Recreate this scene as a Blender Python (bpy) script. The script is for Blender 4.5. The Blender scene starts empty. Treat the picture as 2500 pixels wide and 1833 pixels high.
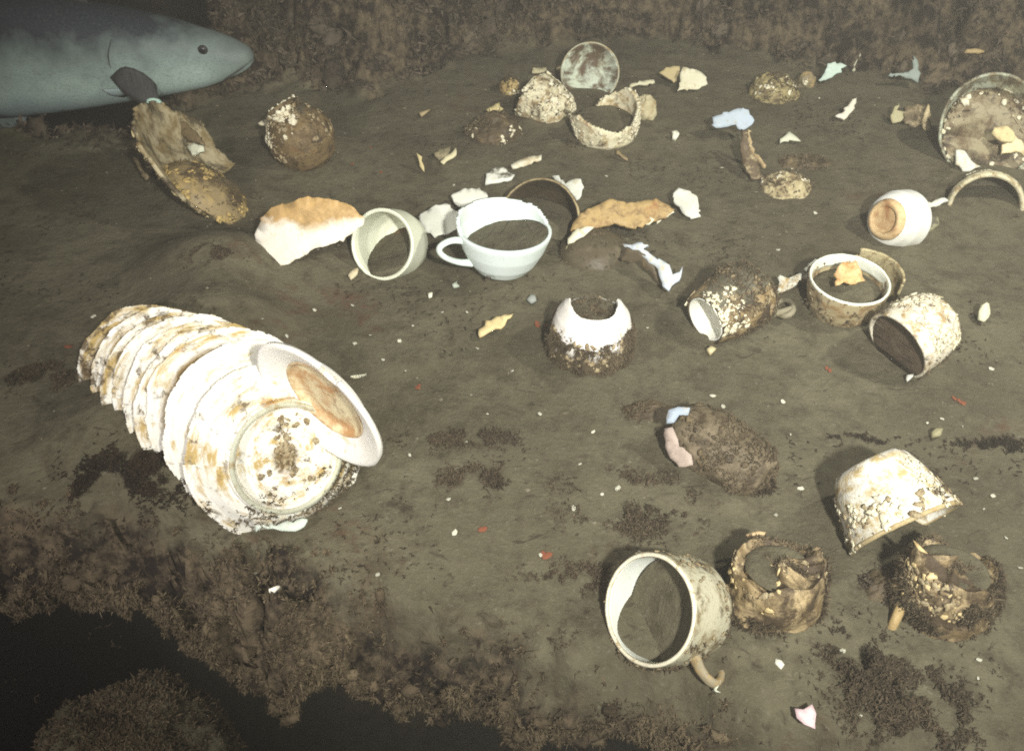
import bpy, bmesh, math, random
import numpy as np
from mathutils import Vector, Matrix

sc = bpy.context.scene
COL = sc.collection

# ---------------------------------------------------------------- camera
CAM_H, PITCH, FPX = 0.60, math.radians(40.5), 2401.0
cam_d = bpy.data.cameras.new('camera')
cam_d.angle = 2 * math.atan(1250 / FPX)
cam_d.clip_start, cam_d.clip_end = 0.02, 60
cam = bpy.data.objects.new('camera', cam_d)
cam.location = (0, 0, CAM_H)
cam.rotation_euler = (math.pi / 2 - PITCH, 0, 0)
COL.objects.link(cam)
sc.camera = cam

# ---------------------------------------------------------------- world: lightless deep water
world = bpy.data.worlds.new('World')
sc.world = world
world.use_nodes = True
wb = world.node_tree.nodes['Background']
wb.inputs['Color'].default_value = (0.30, 0.29, 0.56, 1)
wb.inputs['Strength'].default_value = 0.02

# ---------------------------------------------------------------- the two lamps of the survey vehicle
def vehicle_lamp(name, loc, aim, power, cone, blend, col, size):
    d = bpy.data.lights.new(name, 'SPOT')
    d.energy, d.spot_size, d.spot_blend, d.color = power, math.radians(cone), blend, col
    d.shadow_soft_size = size
    o = bpy.data.objects.new(name, d)
    o.location = loc
    o.rotation_euler = (Vector(aim) - Vector(loc)).to_track_quat('-Z', 'Y').to_euler()
    COL.objects.link(o)
vehicle_lamp('survey_lamp', (0.98, 0.62, 0.98), (0.28, 1.08, 0.0), 50, 98, 1.0, (1.0, 0.98, 0.90), 0.03)
vehicle_lamp('survey_lamp', (0.24, -0.30, 0.86), (0.16, 1.06, 0.0), 138, 64, 1.0, (1.0, 0.98, 0.94), 0.03)
vehicle_lamp('survey_lamp', (-0.50, 0.02, 0.50), (-0.18, 0.82, 0.0), 20, 84, 1.0, (1.0, 0.94, 0.95), 0.025)

sc.view_settings.view_transform = 'Standard'
sc.view_settings.look = 'None'
sc.view_settings.exposure = 0.0
sc.view_settings.gamma = 1.0
sc.cycles.use_denoising = False
sc.cycles.max_bounces = 5
sc.cycles.volume_bounces = 0
sc.cycles.caustics_reflective = False
sc.cycles.caustics_refractive = False
sc.cycles.pixel_filter_type = 'GAUSSIAN'
sc.cycles.filter_width = 2.1

rng = np.random.default_rng(7)
random.seed(7)

# ---------------------------------------------------------------- helpers
FWD = np.array([0, math.cos(PITCH), -math.sin(PITCH)])
UPV = np.array([0, math.sin(PITCH), math.cos(PITCH)])
CAMP = np.array([0, 0, CAM_H])

def ray(px, py):
    return FWD + np.array([1, 0, 0]) * ((px - 1250) / FPX) + UPV * ((916.5 - py) / FPX)

def W(px, py, z=0.0):
    """world point at height z seen at photograph pixel (px, py)"""
    d = ray(px, py)
    return CAMP + d * ((z - CAM_H) / d[2])

def nrm(v):
    v = np.array(v, float)
    return v / np.linalg.norm(v)

def nimg(px, py, D, f):
    """axis that leans in picture direction D (right, up) and faces the viewer by f"""
    t = -nrm(ray(px, py))
    a = np.array([1, 0, 0]) * D[0] + UPV * D[1]
    a = nrm(a - t * a.dot(t))
    return f * t + math.sqrt(max(0, 1 - f * f)) * a

def basis(n, ref=(1, 0, 0)):
    z = nrm(n)
    x = np.array(ref, float)
    x = x - z * x.dot(z)
    x = nrm(x) if np.linalg.norm(x) > 1e-4 else nrm(np.cross([0, 1, 0], z))
    y = np.cross(z, x)
    return np.stack([x, y, z], 1)

def _h(ix, iy, iz, seed):
    n = (ix * 374761393 + iy * 668265263 + iz * 2147483647 + seed * 974711) & 0xFFFFFFFF
    n = ((n ^ (n >> 13)) * 1274126177) & 0xFFFFFFFF
    n = n ^ (n >> 16)
    return (n & 0xFFFF) / 65535.0

def vnoise(P, seed=0):
    P = np.asarray(P, float)
    i = np.floor(P).astype(np.int64)
    f = P - i
    f = f * f * (3 - 2 * f)
    r = 0
    for dx in (0, 1):
        for dy in (0, 1):
            for dz in (0, 1):
                w = (f[..., 0] if dx else 1 - f[..., 0]) * (f[..., 1] if dy else 1 - f[..., 1]) * (f[..., 2] if dz else 1 - f[..., 2])
                r = r + w * _h(i[..., 0] + dx, i[..., 1] + dy, i[..., 2] + dz, seed)
    return r * 2 - 1

def fbm(P, scale, octv=4, seed=0, gain=0.5):
    P = np.asarray(P, float) * scale
    a, s, t = 1.0, 0, 0
    for k in range(octv):
        s = s + a * vnoise(P + 17.3 * k, seed + k)
        t += a
        P = P * 2.03
        a *= gain
    return s / t

def xyz(x, y, z=0.0):
    return np.stack([x, y, np.zeros_like(x) + z], -1)

def sstep(a, b, x):
    t = np.clip((x - a) / (b - a), 0, 1)
    return t * t * (3 - 2 * t)

def new_obj(name, verts, faces, mat, parent=None, smooth=True):
    me = bpy.data.meshes.new(name)
    me.from_pydata([tuple(map(float, v)) for v in verts] if not isinstance(verts, np.ndarray) else verts.tolist(), [], faces)
    me.update()
    if smooth:
        me.polygons.foreach_set('use_smooth', [True] * len(me.polygons))
    o = bpy.data.objects.new(name, me)
    if mat:
        me.materials.append(mat)
    COL.objects.link(o)
    if parent:
        o.parent = parent
    return o

def empty(name, loc=(0, 0, 0), rot=None):
    o = bpy.data.objects.new(name, None)
    o.empty_display_size = 0.02
    o.location = tuple(loc)
    if rot is not None:
        o.rotation_euler = Matrix(rot.tolist()).to_euler()
    COL.objects.link(o)
    return o

def tag(o, label=None, cat=None, group=None, kind=None):
    if label: o['label'] = label
    if cat: o['category'] = cat
    if group: o['group'] = group
    if kind: o['kind'] = kind
    return o

def solid(o, t, offset=0.0):
    m = o.modifiers.new('thickness', 'SOLIDIFY')
    m.thickness, m.offset = t, offset
    return o

# ---------------------------------------------------------------- materials
class NT:
    def __init__(self, name):
        self.m = bpy.data.materials.new(name)
        self.m.use_nodes = True
        self.t = self.m.node_tree
        self.b = self.t.nodes['Principled BSDF']
        self.b.inputs['Specular IOR Level'].default_value = 0.25
    def n(self, typ, **kw):
        x = self.t.nodes.new(typ)
        for k, v in kw.items():
            setattr(x, k, v)
        return x
    def l(self, a, b):
        self.t.links.new(a, b)
    def coord(self, seed=0, kind='Object', scale=(1, 1, 1)):
        c = self.n('ShaderNodeTexCoord')
        m = self.n('ShaderNodeMapping')
        m.inputs['Location'].default_value = (seed * 1.37, seed * 2.11, seed * 0.73)
        m.inputs['Scale'].default_value = scale
        self.l(c.outputs[kind], m.inputs['Vector'])
        return m.outputs[0]
    def noise(self, co, scale, detail=6, rough=0.62, dist=0.0):
        x = self.n('ShaderNodeTexNoise')
        x.inputs['Scale'].default_value = scale
        x.inputs['Detail'].default_value = detail
        x.inputs['Roughness'].default_value = rough
        x.inputs['Distortion'].default_value = dist
        self.l(co, x.inputs['Vector'])
        return x.outputs['Fac']
    def rng(self, v, a, b, lo=0.0, hi=1.0):
        x = self.n('ShaderNodeMapRange')
        x.clamp = True
        x.inputs['From Min'].default_value, x.inputs['From Max'].default_value = a, b
        x.inputs['To Min'].default_value, x.inputs['To Max'].default_value = lo, hi
        self.l(v, x.inputs['Value'])
        return x.outputs[0]
    def amount(self, v, a, soft=0.05):
        t = 0.80 - 0.60 * a
        return self.rng(v, t - soft, t + soft)
    def math(self, op, a, b):
        x = self.n('ShaderNodeMath', operation=op)
        for i, v in enumerate((a, b)):
            if isinstance(v, (int, float)): x.inputs[i].default_value = v
            else: self.l(v, x.inputs[i])
        return x.outputs[0]
    def mix(self, f, a, b):
        x = self.n('ShaderNodeMix', data_type='RGBA')
        for i, v in ((0, f), (6, a), (7, b)):
            if isinstance(v, (int, float)): x.inputs[i].default_value = v
            elif isinstance(v, tuple): x.inputs[i].default_value = (*v, 1) if len(v) == 3 else v
            else: self.l(v, x.inputs[i])
        return x.outputs[2]
    def done(self, col, rough=0.6, bump=None, strength=0.3, dist=0.002):
        if isinstance(col, tuple): self.b.inputs['Base Color'].default_value = (*col, 1)
        else: self.l(col, self.b.inputs['Base Color'])
        if isinstance(rough, float): self.b.inputs['Roughness'].default_value = rough
        else: self.l(rough, self.b.inputs['Roughness'])
        if bump is not None:
            x = self.n('ShaderNodeBump')
            x.inputs['Strength'].default_value, x.inputs['Distance'].default_value = strength, dist
            self.l(bump, x.inputs['Height'])
            self.l(x.outputs[0], self.b.inputs['Normal'])
        return self.m

SILT = (0.105, 0.096, 0.063)
SILT_D = (0.055, 0.042, 0.024)
WHITE = (0.66, 0.67, 0.58)
PALE = (0.55, 0.62, 0.54)
TAN = (0.34, 0.24, 0.10)
BROWN = (0.060, 0.040, 0.020)
RUST = (0.25, 0.085, 0.025)
BLUEW = (0.42, 0.52, 0.62)

def silt_mat():
    m = NT('silt')
    co = m.coord(3)
    a = m.noise(co, 9, 8, 0.6)
    b = m.noise(co, 45, 8, 0.7)
    c = m.noise(co, 230, 5, 0.7)
    d = m.noise(m.coord(11), 5, 6, 0.6, 0.4)
    s = m.noise(m.coord(23, scale=(1, 1.7, 1)), 38, 6, 0.65, 1.2)
    col = m.mix(m.rng(a, 0.35, 0.66), (0.084, 0.074, 0.043), (0.128, 0.116, 0.070))
    col = m.mix(m.rng(b, 0.46, 0.66, 0, 0.85), col, (0.056, 0.046, 0.026))
    col = m.mix(m.rng(c, 0.58, 0.72, 0, 0.6), col, (0.19, 0.175, 0.12))
    col = m.mix(m.rng(s, 0.60, 0.69, 0, 0.7), col, (0.030, 0.022, 0.013))
    col = m.mix(m.math('MULTIPLY', m.rng(d, 0.60, 0.74), m.rng(b, 0.45, 0.6, 0, 0.5)), col, (0.14, 0.045, 0.022))
    at = m.n('ShaderNodeAttribute', attribute_name='growth')
    col = m.mix(m.rng(m.math('ADD', at.outputs['Fac'], m.math('MULTIPLY', m.math('SUBTRACT', b, 0.5), 0.8)), 0.25, 0.75), col, m.mix(m.rng(m.math('MULTIPLY', m.math('ADD', m.noise(m.coord(31), 70, 7, 0.72), m.math('MULTIPLY', m.noise(m.coord(37), 15, 8, 0.72), 0.9)), 0.5263), 0.445, 0.575), (0.012, 0.008, 0.005), (0.125, 0.096, 0.056)))  # growth tone, near-black blotches painted in for the shade of hollows
    bm = m.math('ADD', b, m.math('MULTIPLY', c, 0.5))
    return m.done(col, 0.92, bm, 0.6, 0.006)

def growth_mat(name, c1, c2, c3):
    m = NT(name)
    co = m.coord(5)
    a = m.noise(co, 22, 6, 0.68)
    g = m.n('ShaderNodeNewGeometry')
    r = g.outputs['Random Per Island']
    col = m.mix(m.rng(a, 0.38, 0.64), c1, c2)
    col = m.mix(m.rng(r, 0.3, 1.0, 0, 0.45), col, c3)
    return m.done(col, 0.9)

def ceramic(name, seed, clean=WHITE, crust=0.2, crustcol=TAN, dark=0.1, darkcol=BROWN, rust=0.0, dust=0.0, low=0.0, sc_=70, bump=0.25, polar=False, band=None, rband=None):
    m = NT(name)
    co = m.coord(seed)
    if polar:      # streaks that run round the rim
        tc = m.n('ShaderNodeTexCoord'); sp = m.n('ShaderNodeSeparateXYZ'); m.l(tc.outputs['Object'], sp.inputs[0])
        an = m.math('ARCTAN2', sp.outputs[1], sp.outputs[0])
        rd = m.math('SQRT', m.math('ADD', m.math('MULTIPLY', sp.outputs[0], sp.outputs[0]), m.math('MULTIPLY', sp.outputs[1], sp.outputs[1])), 0)
        cb = m.n('ShaderNodeCombineXYZ')
        m.l(m.math('ADD', rd, seed * 1.7), cb.inputs[0]); m.l(m.math('MULTIPLY', an, 0.016), cb.inputs[1])
        co = cb.outputs[0]
    n1 = m.noise(co, sc_, 8, 0.68, 0.3)
    n2 = m.noise(m.coord(seed + 9), sc_ * 0.7, 8, 0.7, 0.5)
    n3 = m.noise(m.coord(seed + 21), sc_ * 0.35, 5, 0.6, 0.6)
    fine = m.noise(m.coord(seed + 2), 420, 3, 0.6)
    col = m.mix(m.rng(n3, 0.35, 0.65, 0, 0.35), clean, tuple(v * k for v, k in zip(clean, (0.86, 0.84, 0.66))))
    if crust > 0: col = m.mix(m.amount(n1, crust, 0.07), col, crustcol)
    if rband is not None:      # brown disc: smear on the front plate, shade painted between the rear ones
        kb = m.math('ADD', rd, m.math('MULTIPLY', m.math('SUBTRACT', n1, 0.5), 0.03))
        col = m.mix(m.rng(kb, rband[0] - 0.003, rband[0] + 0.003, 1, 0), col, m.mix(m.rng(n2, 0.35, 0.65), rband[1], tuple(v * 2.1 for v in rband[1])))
    if band is not None:
        tb = m.n('ShaderNodeTexCoord'); sb = m.n('ShaderNodeSeparateXYZ'); m.l(tb.outputs['Object'], sb.inputs[0])
        kb = m.math('ADD', sb.outputs[1], m.math('MULTIPLY', m.math('SUBTRACT', n3, 0.5), 0.05))
        col = m.mix(m.rng(kb, band[0], band[1]), col, m.mix(m.rng(n1, 0.35, 0.65), band[2], tuple(v * 0.55 for v in band[2])))
    if rust > 0: col = m.mix(m.math('MULTIPLY', m.amount(n3, rust, 0.07), 0.85), col, RUST)
    if dark > 0: col = m.mix(m.amount(n2, dark, 0.06), col, darkcol)
    col = m.mix(m.rng(fine, 0.62, 0.72, 0, 0.45), col, tuple(v * 0.35 for v in crustcol))
    g = m.n('ShaderNodeNewGeometry')
    if dust > 0:
        s = m.n('ShaderNodeSeparateXYZ')
        m.l(g.outputs['Normal'], s.inputs[0])
        k = m.math('ADD', s.outputs[2], m.math('MULTIPLY', m.math('SUBTRACT', n2, 0.5), 1.2))
        col = m.mix(m.rng(k, 1.0 - dust, 1.15 - dust), col, SILT)
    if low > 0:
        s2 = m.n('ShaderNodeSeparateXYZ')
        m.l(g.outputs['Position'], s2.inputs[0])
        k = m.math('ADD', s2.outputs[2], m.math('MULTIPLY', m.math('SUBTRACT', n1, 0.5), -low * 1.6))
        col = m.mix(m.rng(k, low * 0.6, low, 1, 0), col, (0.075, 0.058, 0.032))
    h = m.math('ADD', n1, m.math('MULTIPLY', fine, 0.3))
    return m.done(col, m.rng(n1, 0.4, 0.65, 0.38, 0.8), h, bump, 0.003)

M_SILT = silt_mat()
M_PLUG = ceramic('packed_silt', 60, (0.080, 0.058, 0.038), 0.4, (0.11, 0.085, 0.055), 0.35, (0.045, 0.032, 0.02), sc_=70, bump=0.7)
M_GROW = growth_mat('brown_growth', (0.030, 0.021, 0.011), (0.125, 0.096, 0.055), (0.21, 0.165, 0.095))
M_GROWD = growth_mat('dark_growth', (0.016, 0.012, 0.008), (0.085, 0.066, 0.043), (0.17, 0.14, 0.095))
M_TUFT = growth_mat('tuft', (0.026, 0.019, 0.011), (0.080, 0.060, 0.035), (0.13, 0.10, 0.06))
M_DEB = growth_mat('dark_debris', (0.018, 0.013, 0.008), (0.035, 0.025, 0.014), (0.05, 0.034, 0.02))
M_CRUST = ceramic('crust', 41, (0.36, 0.30, 0.18), 0.45, (0.20, 0.14, 0.07), 0.35, bump=0.6, sc_=150)
M_CRUSTW = ceramic('white_crust', 42, (0.72, 0.68, 0.50), 0.3, (0.40, 0.29, 0.13), 0.18, bump=0.6, sc_=150)

M_LUMP = ceramic('lump', 240, (0.085, 0.064, 0.036), 0.35, (0.16, 0.12, 0.06), 0.4, (0.045, 0.032, 0.018), sc_=60, bump=0.6)

# ---------------------------------------------------------------- the sea floor
edge_px = [(-700, 1290), (-300, 1340), (0, 1385), (330, 1400), (400, 1465), (500, 1540), (620, 1555), (690, 1610), (850, 1578), (980, 1612),
           (1150, 1655), (1330, 1672), (1450, 1706), (1560, 1762), (1650, 1760), (1750, 1840), (2000, 1935), (2600, 2085), (3400, 2285)]
E = np.array([W(x, y, -0.03)[:2] for x, y in edge_px])
zone_px = [(-700, 1180), (0, 1230), (420, 1270), (640, 1330), (1000, 1470), (1300, 1560), (1480, 1640), (1700, 1735), (2000, 1800), (2300, 1830), (2600, 1900), (3400, 2150)]
Z = np.array([W(x, y)[:2] for x, y in zone_px])
bank_px = [(-400, 350), (250, 325), (420, 270), (600, 235), (720, 245), (900, 235), (1010, 185), (1130, 130), (1300, 118), (1600, 100), (1780, 112), (1960, 150),
           (2150, 165), (2280, 205), (2400, 190), (2600, 215), (3000, 260)]
B = np.array([W(x, y)[:2] for x, y in bank_px])

COLLAR = [(*W(px, py)[:2], r_, h_) for px, py, r_, h_ in [
    (980, 610, 0.04, 0.003), (1235, 650, 0.05, 0.010), (1446, 800, 0.06, 0.006), (1820, 720, 0.05, 0.006), (2080, 740, 0.055, 0.012), (2280, 800, 0.045, 0.008),
    (2210, 560, 0.045, 0.010), (2410, 370, 0.08, 0.016), (740, 370, 0.05, 0.012), (520, 490, 0.06, 0.010), (1478, 300, 0.055, 0.010), (1330, 270, 0.045, 0.008),
    (1760, 1090, 0.07, 0.008), (2150, 1290, 0.05, 0.008), (1680, 1490, 0.045, 0.006), (1874, 1482, 0.05, 0.012), (2286, 1486, 0.05, 0.012), (1455, 618, 0.06, 0.006),
    (300, 1060, 0.07, 0.030), (420, 1180, 0.05, 0.022), (500, 790, 0.07, 0.034), (620, 810, 0.04, 0.016), (760, 600, 0.05, 0.006), (1560, 640, 0.05, 0.006), (2440, 500, 0.05, 0.012)]]

def y_edge(x):
    return np.interp(x, E[:, 0], E[:, 1]) + 0.022 * fbm(xyz(x, x * 0, 1.7), 26, 5, 3, 0.65)
def y_zone(x):
    return np.interp(x, Z[:, 0], Z[:, 1])
def y_bank(x):
    return np.interp(x, B[:, 0], B[:, 1])

def growth_mask(x, y):
    n = fbm(xyz(x, y), 16, 4, 31)
    front = sstep(-0.012, 0.03, y_zone(x) + 0.03 * n - y)
    back = sstep(-0.05, 0.01, y - y_bank(x) + 0.05 * n + 0.10 * fbm(xyz(x, y), 6, 3, 37))
    return np.maximum(front, back)

def H(x, y):
    x = np.asarray(x, float); y = np.asarray(y, float)
    P = xyz(x, y)
    h = 0.0045 * fbm(P, 7, 3, 1) + 0.0016 * fbm(P, 42, 4, 2, 0.6)
    g = growth_mask(x, y)
    d = y - y_bank(x) + 0.08 * fbm(P, 6, 3, 37)
    right = sstep(-0.54, -0.38, x + 0.05 * fbm(P, 9, 2, 77))
    bank = (0.05 * sstep(0.0, 0.05, d) + 0.60 * np.clip(d, 0, 0.30) + 1.05 * np.clip(d - 0.30, 0, 2.0)) * right
    bank = bank - 0.9 * np.clip(d, 0, 0.6) * (1 - right)
    h = h + bank + g * (0.034 * fbm(P, 22, 4, 5, 0.65) + 0.020 * fbm(P, 58, 4, 6, 0.7) + 0.004 - 0.030 * sstep(0.08, 0.32, fbm(P, 36, 4, 8, 0.6)))
    h = h - 0.016 * sstep(0.0, 0.02, y_zone(x) + 0.012 * fbm(P, 30, 3, 33) - y)
    h = h + g * sstep(0.0, 0.1, d) * right * (0.09 * fbm(P, 7, 4, 15, 0.6) + 0.06 * np.abs(fbm(P, 15, 3, 25, 0.6)) - 0.10 * sstep(0.05, 0.30, fbm(P, 11, 4, 28, 0.6)))
    # silt heaped against the tipped plates
    q = ((x + 0.315) / 0.09) ** 2 + ((y - 0.88) / 0.06) ** 2
    h = h + 0.040 * np.exp(-q * 1.3)
    # silt banked against the vessels
    for cx, cy, cr, ch in COLLAR:
        h = h + ch * np.exp(-(((x - cx) / cr) ** 2 + ((y - cy) / cr) ** 2) * 1.2)
    # rounded lip of the ledge
    e = y - y_edge(x)
    h = h - 0.035 * (1 - sstep(0, 0.05, e)) ** 2
    return h

def build_seabed():
    xs = np.concatenate([np.linspace(-2.6, -1.0, 60)[:-1], np.linspace(-1.0, 1.25, 520), np.linspace(1.25, 2.9, 60)[1:]])
    t = np.linspace(0, 1, 520)
    ye = y_edge(xs)
    Y = ye[None, :] + (0.9 * t + 2.0 * t ** 4)[:, None] * 1.35
    X = np.repeat(xs[None, :], len(t), 0)
    Zh = H(X, Y)
    # the lip curls under and runs back beneath the ledge
    lip = [(-0.004, -0.008), (-0.002, -0.018), (0.012, -0.028), (0.05, -0.036), (0.14, -0.05), (0.6, -0.09)]
    rows = []
    n0 = fbm(xyz(X[0], Y[0]), 40, 3, 9)
    for dy, dz in reversed(lip):
        rows.append(np.stack([xs, ye + dy + 0.01 * n0, Zh[0] + dz + 0.012 * n0], -1))
    V = np.concatenate([np.array(rows), np.stack([X, Y, Zh], -1)], 0)
    nr, nc = V.shape[:2]
    idx = np.arange(nr * nc).reshape(nr, nc)
    F = np.stack([idx[:-1, :-1], idx[:-1, 1:], idx[1:, 1:], idx[1:, :-1]], -1).reshape(-1, 4)
    o = new_obj('seabed', V.reshape(-1, 3), F.tolist(), M_SILT)
    g = np.concatenate([np.ones((len(rows), nc)), growth_mask(X, Y)], 0)
    at = o.data.attributes.new('growth', 'FLOAT', 'POINT')
    at.data.foreach_set('value', g.reshape(-1).astype(np.float32))
    return tag(o, kind='structure')
build_seabed()

# growth: clumps of short frayed blades
def blades(name, P, N, mat, length, width, per, spread=0.9, parent=None, seed=1, droop=0.3):
    r = np.random.default_rng(seed)
    n = len(P) * per
    P = np.repeat(P, per, 0) + r.normal(0, length[0] * 0.35, (n, 3)) * np.array([1, 1, 0.3])
    N = np.repeat(N, per, 0)
    D = N + r.normal(0, spread, (n, 3))
    D /= np.linalg.norm(D, axis=1, keepdims=True)
    L = length[0] * 0.8 + (length[1] * 1.35 - length[0] * 0.8) * r.uniform(0, 1, (n, 1)) ** 2.4
    S = np.cross(D, r.normal(0, 1, (n, 3)))
    S /= np.linalg.norm(S, axis=1, keepdims=True) + 1e-9
    Wd = r.uniform(width[0], width[1], (n, 1))
    bend = r.normal(0, 0.35, (n, 3)); bend[:, 2] -= droop
    a = P - S * Wd * 0.6; b = P + S * Wd * 0.6
    mid = P + D * L * 0.55
    c = mid + S * Wd; d = mid - S * Wd
    t = P + (D + bend * 0.7) * L
    V = np.stack([a, b, c, d, t], 1).reshape(-1, 3)
    k = np.arange(n)[:, None] * 5
    q = (k + np.array([[0, 1, 2, 3]])).tolist()
    tr = (k + np.array([[3, 2, 4]])).tolist()
    return tag(new_obj(name, V, q + tr, mat, parent, smooth=False), kind='stuff' if parent else None)

def ground_normals(x, y, e=0.004):
    hx = (H(x + e, y) - H(x - e, y)) / (2 * e)
    hy = (H(x, y + e) - H(x, y - e)) / (2 * e)
    N = np.stack([-hx, -hy, np.ones_like(hx)], -1)
    return N / np.linalg.norm(N, axis=1, keepdims=True)

def scatter(n, x0, x1, y0, y1, seed):
    r = np.random.default_rng(seed)
    return r.uniform(x0, x1, n), r.uniform(y0, y1, n), r

# ledge in the foreground
x, y, r = scatter(120000, -0.75, 0.62, 0.20, 0.72, 11)
m = (growth_mask(x, y) * (0.10 + 1.0 * sstep(-0.12, 0.22, fbm(xyz(x, y), 30, 4, 51))) > r.uniform(0, 1, len(x))) & (y > y_edge(x) - 0.004) & (y < y_zone(x) + 0.05)
x, y = x[m], y[m]
o = blades('growth_on_ledge', xyz(x, y, 0) + np.stack([x * 0, y * 0, H(x, y)], -1), ground_normals(x, y), M_GROW, (0.0012, 0.0042), (0.0003, 0.0008), 7, 1.5, seed=2)
tag(o, 'brown fuzzy growth covering the broken edge of the ledge in the foreground', 'marine growth', kind='stuff')
# fringe hanging off the lip
xs = rng.uniform(-0.8, 0.7, 5000); ys = y_edge(xs)
zz = H(xs, ys) - rng.uniform(0.0, 0.028, len(xs))
o = blades('growth_under_lip', np.stack([xs, ys - 0.006 + 0.2 * np.clip(-(zz + 0.05), 0, 1), zz], -1), np.tile([0, -0.9, -0.25], (len(xs), 1)), M_GROW, (0.0014, 0.0050), (0.0003, 0.0008), 9, 1.5, seed=3)
tag(o, 'ragged brown fringe hanging from the lip of the ledge over the dark gap', 'marine growth', kind='stuff')
# bank at the back
x, y, r = scatter(60000, -1.0, 1.25, 1.15, 2.1, 12)
m = (growth_mask(x, y) * (0.08 + sstep(-0.15, 0.25, fbm(xyz(x, y), 9, 4, 91))) > r.uniform(0.1, 1, len(x))) & (y > 1.1)
x, y = x[m], y[m]
o = blades('growth_on_bank', np.stack([x, y, H(x, y)], -1), ground_normals(x, y), M_GROWD, (0.005, 0.013), (0.0010, 0.0026), 6, 1.1, seed=4)
tag(o, 'brown shaggy growth covering the bank behind the crockery', 'marine growth', kind='stuff')
# dark flecks of debris lying on the silt
x, y, r = scatter(16000, -0.7, 0.85, 0.38, 1.4, 13)
pm = sstep(0.22, 0.5, fbm(xyz(x, y), 12, 3, 61) + 0.25 * fbm(xyz(x, y), 45, 2, 62))
m = pm > r.uniform(0.25, 1.0, len(x))
x, y = x[m], y[m]
nn = np.tile([0.25, -0.1, 0.35], (len(x), 1))
o = blades('dark_debris_flecks', np.stack([x, y, H(x, y) + 0.0008], -1), nn, M_DEB, (0.0015, 0.005), (0.0003, 0.0009), 3, 0.6, seed=5)
tag(o, 'dark flecks of plant debris strewn over the silt', 'debris', kind='stuff')

# crumbs of silt and grit
x, y, r = scatter(5200, -0.75, 0.95, 0.36, 1.5, 17)
m = (sstep(-0.3, 0.4, fbm(xyz(x, y), 14, 4, 71)) > r.uniform(0, 1, len(x))) & (y > y_edge(x) + 0.02)
x, y = x[m], y[m]
oct_ = np.array([[1, 0, 0], [-1, 0, 0], [0, 1, 0], [0, -1, 0], [0, 0, 1], [0, 0, -1]], float)
of = np.array([[0, 2, 4], [2, 1, 4], [1, 3, 4], [3, 0, 4], [2, 0, 5], [1, 2, 5], [3, 1, 5], [0, 3, 5]])
sz = 0.0005 + 0.0016 * r.uniform(0, 1, (len(x), 1, 1)) ** 3
V = oct_[None] * sz * r.uniform(0.6, 1.5, (len(x), 6, 3)) * np.array([1, 1, 0.6]) + np.stack([x, y, H(x, y) + 0.0002], -1)[:, None]
F = (of[None] + 6 * np.arange(len(x))[:, None, None]).reshape(-1, 3)
gm_ = growth_mat('grit', (0.07, 0.058, 0.034), (0.13, 0.115, 0.075), (0.30, 0.27, 0.19))
tag(new_obj('silt_crumbs', V.reshape(-1, 3), F.tolist(), gm_, smooth=False), 'crumbs of silt and grit strewn over the sea floor', 'grit', kind='stuff')

# lower rock in the bottom left corner, beyond the gap
def mound(name, c, rx, ry, rz, seed, mat, n=90):
    u = np.linspace(0, 2 * math.pi, n, endpoint=False); v = np.linspace(-0.25, math.pi / 2, n // 2)
    U, Vv = np.meshgrid(u, v)
    D = np.stack([np.cos(U) * np.cos(Vv), np.sin(U) * np.cos(Vv), np.sin(Vv)], -1)
    k = 1 + 0.22 * fbm(D, 2.3, 4, seed) + 0.07 * fbm(D, 12, 3, seed + 3)
    V = D * k[..., None] * np.array([rx, ry, rz]) + np.array(c)
    nr, nc = V.shape[:2]
    idx = np.arange(nr * nc).reshape(nr, nc)
    F = np.stack([idx[:-1], np.roll(idx[:-1], -1, 1), np.roll(idx[1:], -1, 1), idx[1:]], -1).reshape(-1, 4).tolist()
    o = new_obj(name, V.reshape(-1, 3), F, mat)
    return o, V.reshape(-1, 3), (D * np.array([1 / rx, 1 / ry, 1 / rz])).reshape(-1, 3)
c = W(330, 1900, -0.20)
rock, RV, RN = mound('rock', (c[0], c[1], -0.20), 0.085, 0.085, 0.07, 5, M_SILT, 120)
RN = RN / np.linalg.norm(RN, axis=1, keepdims=True)
tag(rock, 'rounded rock under brown growth at the bottom left, beyond the dark gap', 'rock')
s = rng.choice(len(RV), 7000)
blades('growth', RV[s], RN[s], M_GROW, (0.002, 0.005), (0.0004, 0.0010), 5, 1.1, parent=rock, seed=6)

# deep floor far below the ledge
fl = new_obj('deep_seabed', [(-3, -1, -1.6), (3, -1, -1.6), (3, 5, -1.6), (-3, 5, -1.6)], [[0, 1, 2, 3]], M_SILT)
tag(fl, kind='structure')

# ---------------------------------------------------------------- crockery builders
def resample(prof, step=0.0025):
    p = np.array(prof, float)
    d = np.r_[0, np.cumsum(np.linalg.norm(np.diff(p, axis=0), axis=1))]
    t = np.linspace(0, d[-1], max(4, int(d[-1] / step)))
    return np.stack([np.interp(t, d, p[:, 0]), np.interp(t, d, p[:, 1])], 1)

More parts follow.
